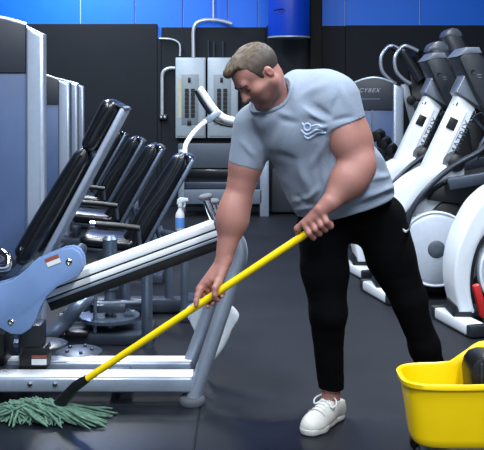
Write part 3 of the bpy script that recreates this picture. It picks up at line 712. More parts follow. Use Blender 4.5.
# pull-arm machine with two bent chrome handles beside the arched tower
pm = thing('pull_machine', 'dark machine with two bent silver handles beside the arched-header weight tower', 'exercise machine', P(410, 200, 10.4)); pm.location.z = 0
for (dx, yy) in ((0, 10.45), (14, 10.25)):
    obj('bent_handle', MB().tube([P(396+dx*1.05, 84, yy), P(388+dx, 78, yy), P(382+dx, 70, yy), P(381+dx, 58, yy), P(386+dx, 49, yy), P(392+dx, 46, yy), P(404+dx, 51, yy)], 0.022, 12, smooth=5), SILVER, pm)
obj('top_arm', MB().tube([P(404, 46, 10.3), P(418, 50, 10.35), P(440, 56, 10.4)], 0.022, 10, smooth=4), BLACK, pm)
obj('top_arm', MB().tube([P(392, 47, 10.45), P(410, 60, 10.45), P(430, 75, 10.45)], 0.03, 10, smooth=4), BLACK, pm)
obj('grip', MB().tube([P(403, 52, 10.3), P(412, 66, 10.3), P(420, 80, 10.3)], 0.06, 12), DGREY, pm)
obj('grip', MB().tube([P(414, 54, 10.3), P(428, 74, 10.35), P(436, 92, 10.4)], 0.075, 12), BLACK, pm)
sp = P(409, 103, 10.3)
pp = obj('arm_plate', MB().beam(P(404, 84, 10.3), P(414, 124, 10.3), 0.04, 0.085, 0.008), mat('plate_pale', (140, 148, 158), 0.4, 0.2), pm)
obj('knob', MB().lathe([(0.05, 0), (0.055, 0.01), (0.05, 0.05), (0.02, 0.055)], P(411, 100, 10.27), (0, -1, 0), 16), BLACK, pp)
obj('knob_pin', MB().tube([P(413, 100, 10.25), P(421, 100, 10.25)], 0.014, 8), CHROME, pp)
obj('mast', MB().beam(P(420, 70, 10.6), Vector((P(430, 70, 10.6).x, 10.6, 0.0)), 0.2, 0.28, 0.02), BLACK, pm)
obj('mast_foot', MB().box((P(430, 70, 10.6).x, 10.6, 0.05), (0.9, 0.5, 0.1), 0.02), STEELD, pm)
# black handles of the machine beside the tower
hr = thing('machine_handles', 'black rack of round-ended weights low beside the man\'s back', 'rack', P(384, 200, 8.3)); hr.location.z = 0
for i, (x, y) in enumerate([(377, 136), (383, 143), (389, 150), (381, 153), (387, 160), (393, 158)]):
    c = P(x, y, 8.3)
    obj('handle_end', MB().lathe([(0.02, -0.05), (0.05, -0.045), (0.055, 0.0), (0.055, 0.10), (0.04, 0.12)], c, (0.5, 1, 0.15), 16), BLACK, hr)
obj('handle_post', MB().beam(P(386, 140, 8.42), Vector((P(386, 140, 8.42).x, 8.42, 0.0)), 0.1, 0.1, 0.01), BLACK, hr)
obj('handle_shelf', MB().beam(P(372, 146, 8.40), P(396, 166, 8.40), 0.16, 0.03, 0.006), DGREY, hr)
obj('handle_foot', MB().box((P(386, 140, 8.42).x, 8.42, 0.03), (0.3, 0.3, 0.06), 0.01), BLACK, hr)

# ================================================================== MOP BUCKET
def bucket():
    bx0, bx1, by0, by1 = 0.665, 1.16, 3.56, 3.86
    t = thing('mop_bucket', 'bright yellow wheeled mop bucket with wringer at the lower right', 'mop bucket', ((bx0+bx1)/2, (by0+by1)/2, 0))
    N = 64
    def ring(z, inset, rad, rimfun=None):
        x0, x1, y0, y1 = bx0+inset, bx1-inset, by0+inset*0.7, by1-inset*0.7
        pts = []
        e = 3.6; cx, cy = (x0+x1)/2, (y0+y1)/2
        for k in range(N):
            a = 2*math.pi*k/N; c, s = math.cos(a), math.sin(a)
            X = cx+(x1-x0)/2*math.copysign(abs(c)**(2/e), c); Yv = cy+(y1-y0)/2*math.copysign(abs(s)**(2/e), s)
            zz = z
            if rimfun: zz += rimfun(X, Yv)
            pts.append(Vector((X, Yv, zz)))
        return pts
    def rim(X, Yv):
        u = max(0, (X-0.885)/0.18); u = min(1, u); u = u*u*(3-2*u)
        back = (Yv-by0)/(by1-by0)
        return 0.095*u*back - 0.004*(1-u)
    zt = 0.352
    secs = [ring(0.085, 0.075, 0), ring(0.075, 0.055, 0), ring(0.085, 0.045, 0), ring(0.11, 0.040, 0), ring(0.22, 0.024, 0), ring(zt-0.03, 0.010, 0, rim), ring(zt-0.024, -0.004, 0, rim), ring(zt-0.006, -0.007, 0, rim), ring(zt, 0.0, 0, rim), ring(zt-0.004, 0.012, 0, rim), ring(zt-0.03, 0.018, 0, rim), ring(0.22, 0.032, 0), ring(0.12, 0.046, 0), ring(0.10, 0.06, 0)]
    vs = [p for s in secs for p in s]; fs = []
    for i in range(len(secs)-1):
        for k in range(N): fs.append((i*N+k, i*N+(k+1) % N, (i+1)*N+(k+1) % N, (i+1)*N+k))
    fs.append(tuple(range(N))); fs.append(tuple((len(secs)-1)*N+k for k in range(N)))
    obj('tub', MB().add(vs, fs), YELLOW, t, angle=50)
    wr_ = ring(0.16, 0.052, 0); obj('water', MB().add(wr_+[p-Vector((0, 0, 0.02)) for p in wr_], [tuple(range(N)), tuple(range(2*N-1, N-1, -1))]+[(k, (k+1) % N, N+(k+1) % N, N+k) for k in range(N)]), mat('grey_water', (70, 70, 62), 0.05), t)
    for (x, y) in ((bx0+0.085, by0+0.085), (bx0+0.085, by1-0.085), (bx1-0.085, by0+0.085), (bx1-0.085, by1-0.085)):
        c = obj('caster', MB().tube([(x, y-0.014, 0.032), (x, y+0.014, 0.032)], 0.032, 20), BLACK, t)
        obj('caster_fork', MB().box((x, y-0.018, 0.052), (0.03, 0.004, 0.044), 0.001).box((x, y+0.018, 0.052), (0.03, 0.004, 0.044), 0.001).box((x, y, 0.074), (0.04, 0.04, 0.006), 0.002), STEELD, c)
    # black wringer hooked over the raised end, red lever grip
    wr = obj('wringer', MB().prism([(0.945, 0.36), (0.955, 0.40), (0.975, 0.425), (1.01, 0.435), (1.13, 0.435), (1.13, 0.20), (0.96, 0.20)], 3.64, 3.80, 0.014), BLACK, t)
    for i in range(4):
        obj('wringer_slat', MB().box((0.99+0.035*i, 3.636, 0.33), (0.012, 0.010, 0.16), 0.003), DGREY, wr)
    lv = obj('lever', MB().tube([(1.07, 3.70, 0.42), (1.045, 3.70, 0.52), (1.005, 3.70, 0.64)], 0.012, 10), STEELD, t)
    obj('lever_grip', MB().beam((1.018, 3.70, 0.585), (0.982, 3.70, 0.725), 0.036, 0.034, 0.012, up=(1, 0, 0)), RED, lv)
bucket()

# ================================================================== MOP
MOP0, MOP1 = P(85, 380, 4.10), P(323, 222.5, 3.80)
md = (MOP1-MOP0).normalized()
mc = P(48, 424, 4.10)
mp_ = thing('mop', 'green string mop with long yellow handle held by the man', 'mop', (mc.x, mc.y, 0))
obj('handle', MB().tube([MOP0, MOP0.lerp(MOP1, .5), MOP1], 0.0165, 16), YHANDLE, mp_)
obj('handle_cap', MB().tube([MOP1, MOP1+md*0.015], [0.0165, 0.012], 16), YHANDLE, mp_)
CL0 = MOP0-md*0.17; CL0.z = 0.058
obj('clamp_socket', MB().tube([MOP0+md*0.015, MOP0-md*0.02, MOP0-md*0.06, CL0], [0.0195, 0.022, 0.024, 0.030], 14), BLACK, mp_)
obj('clamp_bar', MB().beam(CL0+Vector((-0.09, 0.03, -0.012)), CL0+Vector((0.05, -0.005, -0.022)), 0.035, 0.03, 0.006), BLACK, mp_)
obj('head_band', MB().tube([CL0+Vector((-0.21, 0.02, 0.0)), CL0+Vector((-0.14, 0.012, 0.016)), CL0+Vector((-0.06, 0.01, 0.012)), CL0+Vector((0.02, 0.01, -0.012))], [0.008, 0.011, 0.011, 0.008], 12, smooth=4), mat('band_rust', (168, 92, 72), 0.8), mp_)
mb = MB()
GR = mat('mop_green', (84, 116, 100), 0.95, 0, 0.4, 45, 0.5, 260)
for i in range(520):
    u = random.random()
    sp = CL0+Vector((-0.25+0.28*u, random.uniform(-0.035, 0.02), 0.016-0.05*abs(u-0.42)+random.uniform(-0.012, 0.010)))
    if i < 330:          # strands swept to the right along the floor
        L = random.uniform(0.11, 0.25)*(0.70+0.35*u); ang = random.gauss(-0.14, 0.18)
    elif i < 350:        # falling towards the front
        L = random.uniform(0.06, 0.13); ang = random.uniform(-2.3, -0.5)
    else:                # and some to the left
        L = random.uniform(0.08, 0.20); ang = random.uniform(2.8, 3.5)
    if i >= 430: L = random.uniform(0.10, 0.20); ang = random.uniform(-0.40, 0.20); sp.z += 0.012
    r = random.uniform(0.0042, 0.0065); lay = random.uniform(0.0, 0.022)
    pts = []; n = 8; wv = random.uniform(-1, 1); ph = random.uniform(0, 6)
    for k_ in range(n+1):
        q_ = k_/n
        x = sp.x+math.cos(ang)*L*q_; y = sp.y+math.sin(ang)*L*q_+0.012*wv*math.sin(5*q_+ph)
        z = max(r+0.001+lay*(1-q_*q_), sp.z*(1-q_**1.3)+r+0.003*math.sin(9*q_+ph))
        pts.append(Vector((x, y, z)))
    mb.tube(pts, [r]*n+[r*0.5], 6)
st = obj('yarn_strands', mb, GR, mp_, angle=80); st['kind'] = 'stuff'

# ================================================================== THE MAN
# bodies and clothes are grown as smooth distance fields and skinned with surface nets
class Field:
    def __init__(s, lo, hi, h):
        s.lo = np.array(lo, float); s.h = h
        s.n = np.ceil((np.array(hi)-s.lo)/h).astype(int)+1
        s.a = np.full(tuple(s.n), 1.0, np.float32)
    def grid(s, lo, hi, pad):
        i0 = np.clip(np.floor((np.array(lo)-pad-s.lo)/s.h).astype(int), 0, s.n-1)
        i1 = np.clip(np.ceil((np.array(hi)+pad-s.lo)/s.h).astype(int)+1, 1, s.n)
        sl = tuple(slice(a, b) for a, b in zip(i0, i1))
        ax = [(s.lo[k]+s.h*np.arange(i0[k], i1[k])).astype(np.float32) for k in range(3)]
        return sl, np.meshgrid(*ax, indexing='ij', sparse=True)
    def union(s, prim, k=0.02):
        f, lo, hi = prim
        if min(np.array(hi)-np.array(lo)) < 0: return s
        sl, g = s.grid(lo, hi, k+4*s.h); d = f(*g); a = s.a[sl]
        hh = np.maximum(k-np.abs(a-d), 0)/k
        s.a[sl] = np.minimum(a, d)-hh*hh*k*0.25
        return s
    def sub(s, prim, k=0.01):
        f, lo, hi = prim
        sl, g = s.grid(lo, hi, k+4*s.h); d = -f(*g); a = s.a[sl]
        hh = np.maximum(k-np.abs(a-d), 0)/k
        s.a[sl] = np.maximum(a, d)+hh*hh*k*0.25
        return s
    def cut(s, p, n):
        """remove what lies on the side n points to"""
        sl, g = s.grid(s.lo, s.lo+s.h*s.n, 0); p = Vector(p); n = Vector(n).normalized()
        s.a = np.maximum(s.a, ((g[0]-p.x)*n.x+(g[1]-p.y)*n.y+(g[2]-p.z)*n.z).astype(np.float32)); return s
    def mesh(s):
        a = s.a; h = s.h
        ins = a < 0
        c = ins[:-1, :-1, :-1].astype(np.uint8)
        for dx in (0, 1):
            for dy in (0, 1):
                for dz in (0, 1):
                    if dx+dy+dz: c = c+ins[dx:a.shape[0]-1+dx, dy:a.shape[1]-1+dy, dz:a.shape[2]-1+dz]
        act = (c > 0) & (c < 8)
        I = np.argwhere(act); idx = np.full(act.shape, -1, np.int64); idx[act] = np.arange(len(I))
        corner = {}
        for dx in (0, 1):
            for dy in (0, 1):
                for dz in (0, 1): corner[(dx, dy, dz)] = a[I[:, 0]+dx, I[:, 1]+dy, I[:, 2]+dz]
        acc = np.zeros((len(I), 3)); cnt = np.zeros(len(I))
        ks = list(corner)
        for p in ks:
            for ax in range(3):
                if p[ax] == 0:
                    q_ = list(p); q_[ax] = 1; q_ = tuple(q_)
                    va, vb = corner[p], corner[q_]; m = (va < 0) != (vb < 0)
                    t = np.where(m, va/(va-vb+1e-12), 0)
                    for k in range(3): acc[:, k] += np.where(m, p[k]+(t if k == ax else 0), 0)
                    cnt += m
        V = s.lo+(I+acc/cnt[:, None])*h
        F = []
        for ax in range(3):
            o1, o2 = [(1, 2), (2, 0), (0, 1)][ax]
            sh = list(a.shape); sh[ax] -= 1
            A = ins[tuple(slice(0, sh[k]) for k in range(3))]
            sl2 = [slice(0, sh[k]) for k in range(3)]; sl2[ax] = slice(1, sh[ax]+1)
            Bm = ins[tuple(sl2)]
            E = np.argwhere(A != Bm)
            ok = (E[:, o1] > 0) & (E[:, o2] > 0) & (E[:, o1] < a.shape[o1]-1) & (E[:, o2] < a.shape[o2]-1)
            E = E[ok]
            def at(d1, d2):
                J = E.copy(); J[:, o1] -= d1; J[:, o2] -= d2; return idx[J[:, 0], J[:, 1], J[:, 2]]
            qd = np.stack([at(1, 1), at(0, 1), at(0, 0), at(1, 0)], 1)
            fl = ~A[E[:, 0], E[:, 1], E[:, 2]]
            qd[fl] = qd[fl][:, ::-1]
            F.append(qd)
        F = np.concatenate(F); F = F[(F >= 0).all(1)]
        return V, F

def cone(a, b, ra, rb, flat=None, s=1.0):
    """tapered capsule; flat: unit axis along which the section is squashed by s"""
    a = Vector(a); b = Vector(b); d = b-a; L2 = max(d.dot(d), 1e-9); r = max(ra, rb)
    lo = [min(a[k], b[k])-r for k in range(3)]; hi = [max(a[k], b[k])+r for k in range(3)]
    def f(X, Y, Z):
        px, py, pz = X-a.x, Y-a.y, Z-a.z
        t = np.clip((px*d.x+py*d.y+pz*d.z)/L2, 0, 1)
        qx, qy, qz = px-t*d.x, py-t*d.y, pz-t*d.z
        if flat is not None:
            w_ = (qx*flat.x+qy*flat.y+qz*flat.z)*(1/s-1)
            qx, qy, qz = qx+w_*flat.x, qy+w_*flat.y, qz+w_*flat.z
            dd = np.sqrt(qx*qx+qy*qy+qz*qz)-(ra+(rb-ra)*t)
            return np.where(dd > 0, dd*s, dd*s).astype(np.float32)
        return (np.sqrt(qx*qx+qy*qy+qz*qz)-(ra+(rb-ra)*t)).astype(np.float32)
    return f, lo, hi

def ell(c, axes, radii):
    c = Vector(c); R = max(radii); ax = [Vector(v) for v in axes]
    def f(X, Y, Z):
        px, py, pz = X-c.x, Y-c.y, Z-c.z
        u = [(px*v.x+py*v.y+pz*v.z) for v in ax]
        k0 = np.sqrt(sum((u[i]/radii[i])**2 for i in range(3)))
        k1 = np.sqrt(sum((u[i]/radii[i]**2)**2 for i in range(3)))
        return (k0*(k0-1)/np.maximum(k1, 1e-6)).astype(np.float32)
    return f, [c[k]-R for k in range(3)], [c[k]+R for k in range(3)]

def field_obj(name, V, F, m, parent, tone=None):
    base = origin_of(parent)
    me = bpy.data.meshes.new(name)
    me.from_pydata((V-np.array(base)).tolist(), [], F.tolist())
    me.polygons.foreach_set('use_smooth', [True]*len(me.polygons))
    if tone is not None:
        ca = me.color_attributes.new('tone', 'FLOAT_COLOR', 'POINT')
        ca.data.foreach_set('color', np.concatenate([tone, np.ones((len(tone), 1))], 1).astype(np.float32).ravel())
    me.materials.append(m); me.update()
    o = bpy.data.objects.new(name, me); COL.objects.link(o); o.parent = parent
    return o

# ---- skeleton (joints from the photo; depths from the stance)
PEL = P(355, 220, 4.08); BEL = P(336, 182, 4.04); CHE = P(306, 130, 3.99); NEK = P(289, 96, 3.96)
SHL = P(334, 101, 3.88); SHR = P(255, 126, 4.02)
ELL_ = P(357, 167, 3.84); WRL = P(331, 202, 3.785)
ELR = P(237, 203, 4.03); WRR = P(223.5, 260, 3.985)
up_ = (NEK-PEL).normalized(); lt_ = Vector((0.90, -0.42, 0)); fr_ = lt_.cross(up_); fr_ = (fr_ if fr_.y < 0 else -fr_).normalized(); lt_ = (up_.cross(fr_)).normalized()
HIPR, KNR, ANR = P(322, 228, 4.07), P(328, 312, 4.03), P(331, 396, 4.10)
HIPL, KNL, ANL = P(380, 220, 4.10), P(414, 314, 4.08), P(442, 394, 4.17)

man = thing('person', 'man in grey t-shirt and black joggers bending to push the mop', 'person', (0.55, 4.1, 0))

# ---- head frame
HF = Vector((-0.63, -0.26, -0.73)).normalized(); HU = Vector((-0.70, -0.24, 0.67)); HU = (HU-HF*HU.dot(HF)).normalized(); HL = HU.cross(HF).normalized()
KH = 1.09
EAR = P(269.5, 73.5, 3.74); HO = EAR-HL*0.082*KH
def hd_(f, l, u): return HO+(HF*f+HL*l+HU*u)*KH
HAX = (HF, HL, HU)
def hell(f, l, u, rf, rl, ru): return ell(hd_(f, l, u), HAX, (rf*KH, rl*KH, ru*KH))
def hcone(a, b, ra, rb): return cone(hd_(*a), hd_(*b), ra*KH, rb*KH)

def head_field(fd, small=0.02):
    fd.union(hell(0.004, 0, 0.045, 0.100, 0.077, 0.090), 0.03)
    fd.union(hell(0.045, 0, -0.035, 0.062, 0.058, 0.062), 0.035)          # face mass
    for s in (-1, 1):
        fd.union(hcone((0.005, s*0.056, -0.040), (0.080, s*0.018, -0.086), 0.020, 0.018), 0.03)   # jaw line
        fd.union(hell(0.066, s*0.045, -0.014, 0.024, 0.020, 0.020), 0.03)      # cheekbone
        fd.union(hell(0.070, s*0.035, -0.048, 0.026, 0.022, 0.026), 0.02)      # cheek
    fd.union(hcone((0.090, -0.034, 0.036), (0.090, 0.034, 0.036), 0.015, 0.015), 0.018)   # brow
    fd.union(hell(0.076, 0, -0.052, 0.030, 0.030, 0.030), 0.02)               # mouth area
    fd.union(hell(0.086, 0, -0.090, 0.020, 0.022, 0.018), 0.018)              # chin
    for s in (-1, 1):
        fd.sub(hell(0.114, s*0.031, 0.014, 0.024, 0.020, 0.014), 0.012)       # eye socket
        fd.union(hell(0.083, s*0.031, 0.013, 0.0145, 0.0165, 0.012), 0.004)     # lidded eye
    fd.union(hcone((0.098, 0, 0.026), (0.123, 0, -0.018), 0.009, 0.0135), 0.012)   # nose
    for s in (-1, 1): fd.union(hell(0.108, s*0.012, -0.020, 0.011, 0.008, 0.008), 0.008)
    fd.union(hcone((0.103, -0.016, -0.047), (0.103, 0.016, -0.047), 0.006, 0.006), 0.006)   # lips
    fd.union(hcone((0.101, -0.014, -0.058), (0.101, 0.014, -0.058), 0.0065, 0.0065), 0.006)
    fd.sub(hcone((0.112, -0.020, -0.0525), (0.112, 0.020, -0.0525), 0.004, 0.004), 0.004)
    for s in (-1, 1):
        fd.union(hell(-0.008, s*0.078, 0.004, 0.0155, 0.009, 0.0235), 0.008)     # ear
        fd.sub(hell(-0.003, s*0.088, 0.006, 0.007, 0.006, 0.012), 0.005)

lo = np.minimum.reduce([np.array(p) for p in (HO, WRR, WRL, ANR, ANL, PEL)])-0.26
hi = np.maximum.reduce([np.array(p) for p in (HO, WRR, WRL, ANR, ANL, PEL, SHL)])+0.26
lo[2] = 0.03
body = Field(lo, hi, 0.0045)
def shrink(r, d=0.022): return r-d
# trunk and legs under the clothes
body.union(cone(P(342, 196, 4.07), BEL, .14, shrink(.21), fr_, .72), .05)
body.union(cone(BEL, CHE, shrink(.21), shrink(.205), fr_, .72), .05)
body.union(cone(SHR, SHL.lerp(SHR, .12), .075, .075), .05)
body.union(cone(HIPR, KNR, .085, .055), .02).union(cone(KNR, ANR, .058, .040), .03)
body.union(cone(HIPL, KNL, .09, .045), .02).union(cone(KNL, ANL, .058, .040), .03)
body.union(cone(ANR, ANR-Vector((0.0, 0.0, 0.05)), .040, .040), .02).union(cone(ANL, ANL-Vector((0, 0, .05)), .04, .04), .02)
# neck
NB = P(271, 99, 3.93)
body.union(cone(hd_(-0.012, 0, -0.030), NB, .066, .078), .03)
body.union(cone(NB, CHE, .07, .12), .03)
body.union(cone(hd_(0.0, 0.045, -0.035), P(270, 108, 3.87), .022, .022), .03)   # neck muscle
head_field(body)
# arms
hemL = P(348, 121, 3.87); 
body.union(cone(SHL, SHL.lerp(ELL_, .55), .105, .086), .03)
body.union(cone(SHL.lerp(ELL_, .35), ELL_, .087, .066), .03)
body.union(ell(P(347, 140, 3.82), (Vector((.25, 0, -.97)), Vector((.97, 0, .25)), Vector((0, 1, 0))), (.09, .058, .050)), .05)   # biceps
body.union(ell(P(361, 143, 3.87), (Vector((.2, 0, -.98)), Vector((.98, 0, .2)), Vector((0, 1, 0))), (.11, .052, .06)), .05)   # triceps
fa = ELL_.lerp(WRL, .35)
body.union(cone(ELL_, fa, .064, .070), .03).union(cone(fa, WRL, .068, .040), .03)
body.union(ell(ELL_.lerp(WRL, .28)+Vector((.012, -.01, .0)), ((WRL-ELL_).normalized(), Vector((0, 1, 0)), (WRL-ELL_).normalized().cross(Vector((0, 1, 0)))), (.11, .055, .062)), .05)
body.union(cone(SHR, SHR.lerp(ELR, .5), .082, .074), .03).union(cone(SHR.lerp(ELR, .5), ELR, .073, .062), .03)
fb = ELR.lerp(WRR, .30)
body.union(cone(ELR, fb, .062, .066), .03).union(cone(fb, WRR, .064, .037), .04)
body.union(ell(P(231, 214, 4.0), (Vector((-.2, 0, -.98)), Vector((-.98, 0, .2)), Vector((0, 1, 0))), (.10, .062, .06)), .03)

# hands
def chain(fd, pts, rs, k=0.005):
    for i in range(len(pts)-1): fd.union(cone(pts[i], pts[i+1], rs[i], rs[i+1]), k)
def hnd(x):
    t = (x-85.0)/(323.0-85.0); return MOP0.lerp(MOP1, t)
NAILS = []
upv = (Vector((0, 0, 1))-md*md.z).normalized(); bkv = Vector((0, 1, 0)); bkv = (bkv-md*bkv.dot(md)-upv*bkv.dot(upv)).normalized()
# right hand: palm behind and above the handle, fingers round the back and under, thumb across the front
kn = []
for i, x in enumerate((209, 214, 219, 223.5)):
    c = hnd(x); K = c+upv*0.056+bkv*0.020-md*0.004*i*0
    kn.append(K)
    body.union(cone(WRR+md*(0.014*(i-1.5)), K, .021, .0165), .014)
    ln = (1.0, 1.06, 1.0, 0.86)[i]
    p1 = c+upv*0.012+bkv*0.036; p2 = c-upv*0.020*ln+bkv*0.024; p3 = c-upv*0.030*ln-bkv*0.004
    chain(body, [K, p1, p2, p3], [.0145, .0125, .0115, .010])
body.union(cone(WRR+Vector((0.012, -0.01, 0)), hnd(227)+upv*0.036+bkv*0.004, .024, .019), .016)
tb = [hnd(227)+upv*0.036-bkv*0.004, hnd(224)+upv*0.022-bkv*0.026, hnd(221)-upv*0.002-bkv*0.032, hnd(219.5)-upv*0.020-bkv*0.026]
chain(body, tb, [.018, .0145, .0130, .0110], .006)
# index finger laid over the front, further down the handle
ix = [hnd(211)+upv*0.054+bkv*0.010, hnd(207)+upv*0.036-bkv*0.008, hnd(204.5)+upv*0.020-bkv*0.020, hnd(203)+upv*0.006-bkv*0.026]
chain(body, ix, [.016, .0135, .012, .0105], .005)
# left hand: fist over the handle's end, back of the hand towards the camera
kl = []
for i, x in enumerate((311, 316.5, 322, 327)):
    c = hnd(x); K = c+upv*0.036-bkv*0.026
    K = K+md*0.004
    body.union(cone(WRL+Vector((-0.010+0.008*i, -0.004, 0.004)), K, .026, .0175), .016)
    p1 = c-upv*0.004-bkv*0.037; p2 = c-upv*0.030-bkv*0.014; p3 = c-upv*0.022+bkv*0.020
    chain(body, [K, p1, p2, p3], [.0160, .0145, .0135, .0115])
tl = [WRL+Vector((-0.052, -0.012, -0.028)), hnd(304)+upv*0.038-bkv*0.006, hnd(301.5)+upv*0.020+bkv*0.020, hnd(300)+upv*0.0+bkv*0.026]
body.union(cone(WRL+Vector((-0.01, 0, 0)), tl[0], .030, .020), .016)
chain(body, tl, [.018, .0155, .0135, .0115], .006)

V, Fq = body.mesh()
# skin colour: stubble, lips, knuckle redness are the skin's own tones
skin = np.array(s2l((160, 112, 102))); stub = np.array(s2l((94, 66, 60))); lip = np.array(s2l((128, 76, 72))); red = np.array(s2l((150, 92, 84)))
rel = (V-np.array(HO))/KH
cF, cL, cU = rel@np.array(HF), rel@np.array(HL), rel@np.array(HU)
tone = np.tile(skin, (len(V), 1))
near = (np.sqrt(cF**2+cL**2+cU**2) < 0.2)
def sstep(x, a, b): t = np.clip((x-a)/(b-a), 0, 1); return t*t*(3-2*t)
bw = near*sstep(cU, -0.012, -0.034)*sstep(cF, -0.01, 0.02)*sstep(cU, -0.125, -0.105)*0.85
tone = tone*(1-bw[:, None])+stub*bw[:, None]
lw = near*(np.abs(cL) < 0.019)*sstep(cF, 0.100, 0.104)*(np.abs(cU+0.0525) < 0.012)
tone = tone*(1-0.6*lw[:, None])+lip*0.6*lw[:, None]
nw = near*np.exp(-((cF-0.118)**2+cU**2+cL**2)/0.02**2)*0.5+near*(np.abs(cL) > 0.076)*0.4
tone = tone*(1-nw[:, None])+red*nw[:, None]
for hc in (np.array(hnd(214)), np.array(hnd(318))):
    dw = np.exp(-((V-hc)**2).sum(1)/0.07**2)*0.55
    tone = tone*(1-dw[:, None])+red*dw[:, None]
SKIN = mat('skin', (206, 158, 144), 0.5, 0, 0.10, 45, 0.12, 300, attr=True)
SKIN.node_tree.nodes['Principled BSDF'].inputs['Subsurface Weight'].default_value = 0.08
SKIN.node_tree.nodes['Principled BSDF'].inputs['Subsurface Radius'].default_value = (0.02, 0.008, 0.005)
bo = field_obj('body', V, Fq, SKIN, man, tone)

bvb = BVHTree.FromPolygons([Vector(v) for v in V], Fq.tolist())
def face(l, u):
    h = bvb.ray_cast(hd_(0.2, l, u), -HF)
    return h[0] if h[0] is not None else hd_(0.095, l, u)
# ---- hair
hf = Field(np.array(HO)-0.2, np.array(HO)+0.2, 0.0035)
hf.union(hell(0.000, 0, 0.045, 0.1035, 0.080, 0.0925), .02)
hf.union(hell(0.060, 0.0, 0.108, 0.042, 0.052, 0.020), .03)
hf.union(hell(0.090, 0.0, 0.102, 0.022, 0.040, 0.016), .02)
sl, g = hf.grid(hf.lo, hf.lo+hf.h*hf.n, 0)
rf = [((g[0]-HO.x)*v.x+(g[1]-HO.y)*v.y+(g[2]-HO.z)*v.z)/KH for v in HAX]
line = np.interp(rf[0], [-0.13, -0.07, -0.030, -0.024, 0.014, 0.020, 0.030, 0.048, 0.07, 0.085, 0.13], [-0.085, -0.070, -0.040, 0.020, 0.026, -0.006, -0.004, 0.052, 0.076, 0.088, 0.090]).astype(np.float32)
tl_ = np.clip((np.abs(rf[1])-0.018)/0.03, 0, 1)*np.clip((rf[0]-0.03)/0.02, 0, 1)
line = line+0.022*tl_
hf.a = np.maximum(hf.a, ((line-rf[2])*0.6*KH).astype(np.float32))
for s in (-1, 1): hf.sub(hell(-0.006, s*0.082, 0.002, 0.020, 0.012, 0.030), .004)
V, Fq = hf.mesh()
V2 = V.copy()
rel = (V-np.array(HO))/KH; cU = rel@np.array(HU); cF = rel@np.array(HF); cL = rel@np.array(HL)
nd = rel-np.array([0.045*HU.x, 0.045*HU.y, 0.045*HU.z]); nd /= np.linalg.norm(nd, axis=1)[:, None]
amp = np.array([noise.noise(Vector((a_*160, b_*45, c_*60))) for a_, b_, c_ in zip(cL, cF, cU)])
V2 += nd*(amp*0.0045*sstep(cU, 0.03, 0.10))[:, None]
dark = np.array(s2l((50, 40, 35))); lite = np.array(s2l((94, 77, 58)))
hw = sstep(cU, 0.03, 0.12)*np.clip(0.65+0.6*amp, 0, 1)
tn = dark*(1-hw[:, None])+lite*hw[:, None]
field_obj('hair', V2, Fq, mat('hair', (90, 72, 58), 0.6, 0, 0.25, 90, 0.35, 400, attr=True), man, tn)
for s in (-1, 1):
    obj('eyebrow', MB().tube([face(s*0.012, 0.030), face(s*0.024, 0.0345), face(s*0.038, 0.0355), face(s*0.050, 0.030)], [0.0045, 0.0065, 0.0055, 0.003], 8, smooth=4), mat('brow_hair', (58, 44, 38), 0.8), man)
    obj('eyelash', MB().tube([face(s*0.018, 0.007), face(s*0.031, 0.0055), face(s*0.045, 0.0075)], [0.002, 0.0034, 0.002], 6, smooth=4), mat('lash', (36, 28, 26), 0.8), man)

# ---- t-shirt
sf = Field(np.array((min(SHR.x, NEK.x)-0.2, 3.66, PEL.z-0.12)), np.array((PEL.x+0.36, 4.36, SHL.z+0.26)), 0.006)
sf.union(cone(PEL, BEL, .222, .232, fr_, .72), .06)
sf.union(cone(BEL, CHE, .232, .222, fr_, .72), .06)
sf.union(cone(P(268, 122, 4.03), P(328, 98, 3.93), .105, .110), .06)
sf.union(cone(P(299, 89, 4.0), P(325, 94, 3.94), .088, .105), .05)
sf.union(cone(P(282, 106, 3.98), P(300, 100, 3.95), .085, .09), .05)
sf.union(ell(P(318, 128, 3.87), (lt_, up_, fr_), (.11, .085, .06)), .06)
sf.union(ell(P(283, 138, 3.93), (lt_, up_, fr_), (.10, .085, .06)), .06)
sf.union(ell(P(268, 117, 3.92), (lt_, up_, fr_), (.10, .05, .07)), .05)
sf.cut(P(350, 206, 4.08), (0.33, 0.06, -0.94))
def sleeve(S, E, r0, r1, hem, nrm):
    t = Field(sf.lo, sf.lo+sf.h*(sf.n-1), sf.h)
    d = (E-S)
    t.union(cone(S, S+d*0.75, r0, r1), .03)
    t.cut(hem, nrm); return t.a
aL = sleeve(SHL, ELL_, .120, .096, P(348, 122, 3.87), P(352, 141, 3.87)-P(340, 106, 3.87)+Vector((0.0, 0, 0.0)))
aR = sleeve(SHR, ELR, .100, .074, P(247, 166, 4.03), ELR-SHR)
for d in (aL, aR):
    n_ = min(d.shape[2], sf.a.shape[2]); k = 0.035; a = sf.a
    hh = np.maximum(k-np.abs(a-d), 0)/k; sf.a = np.minimum(a, d)-hh*hh*k*.25
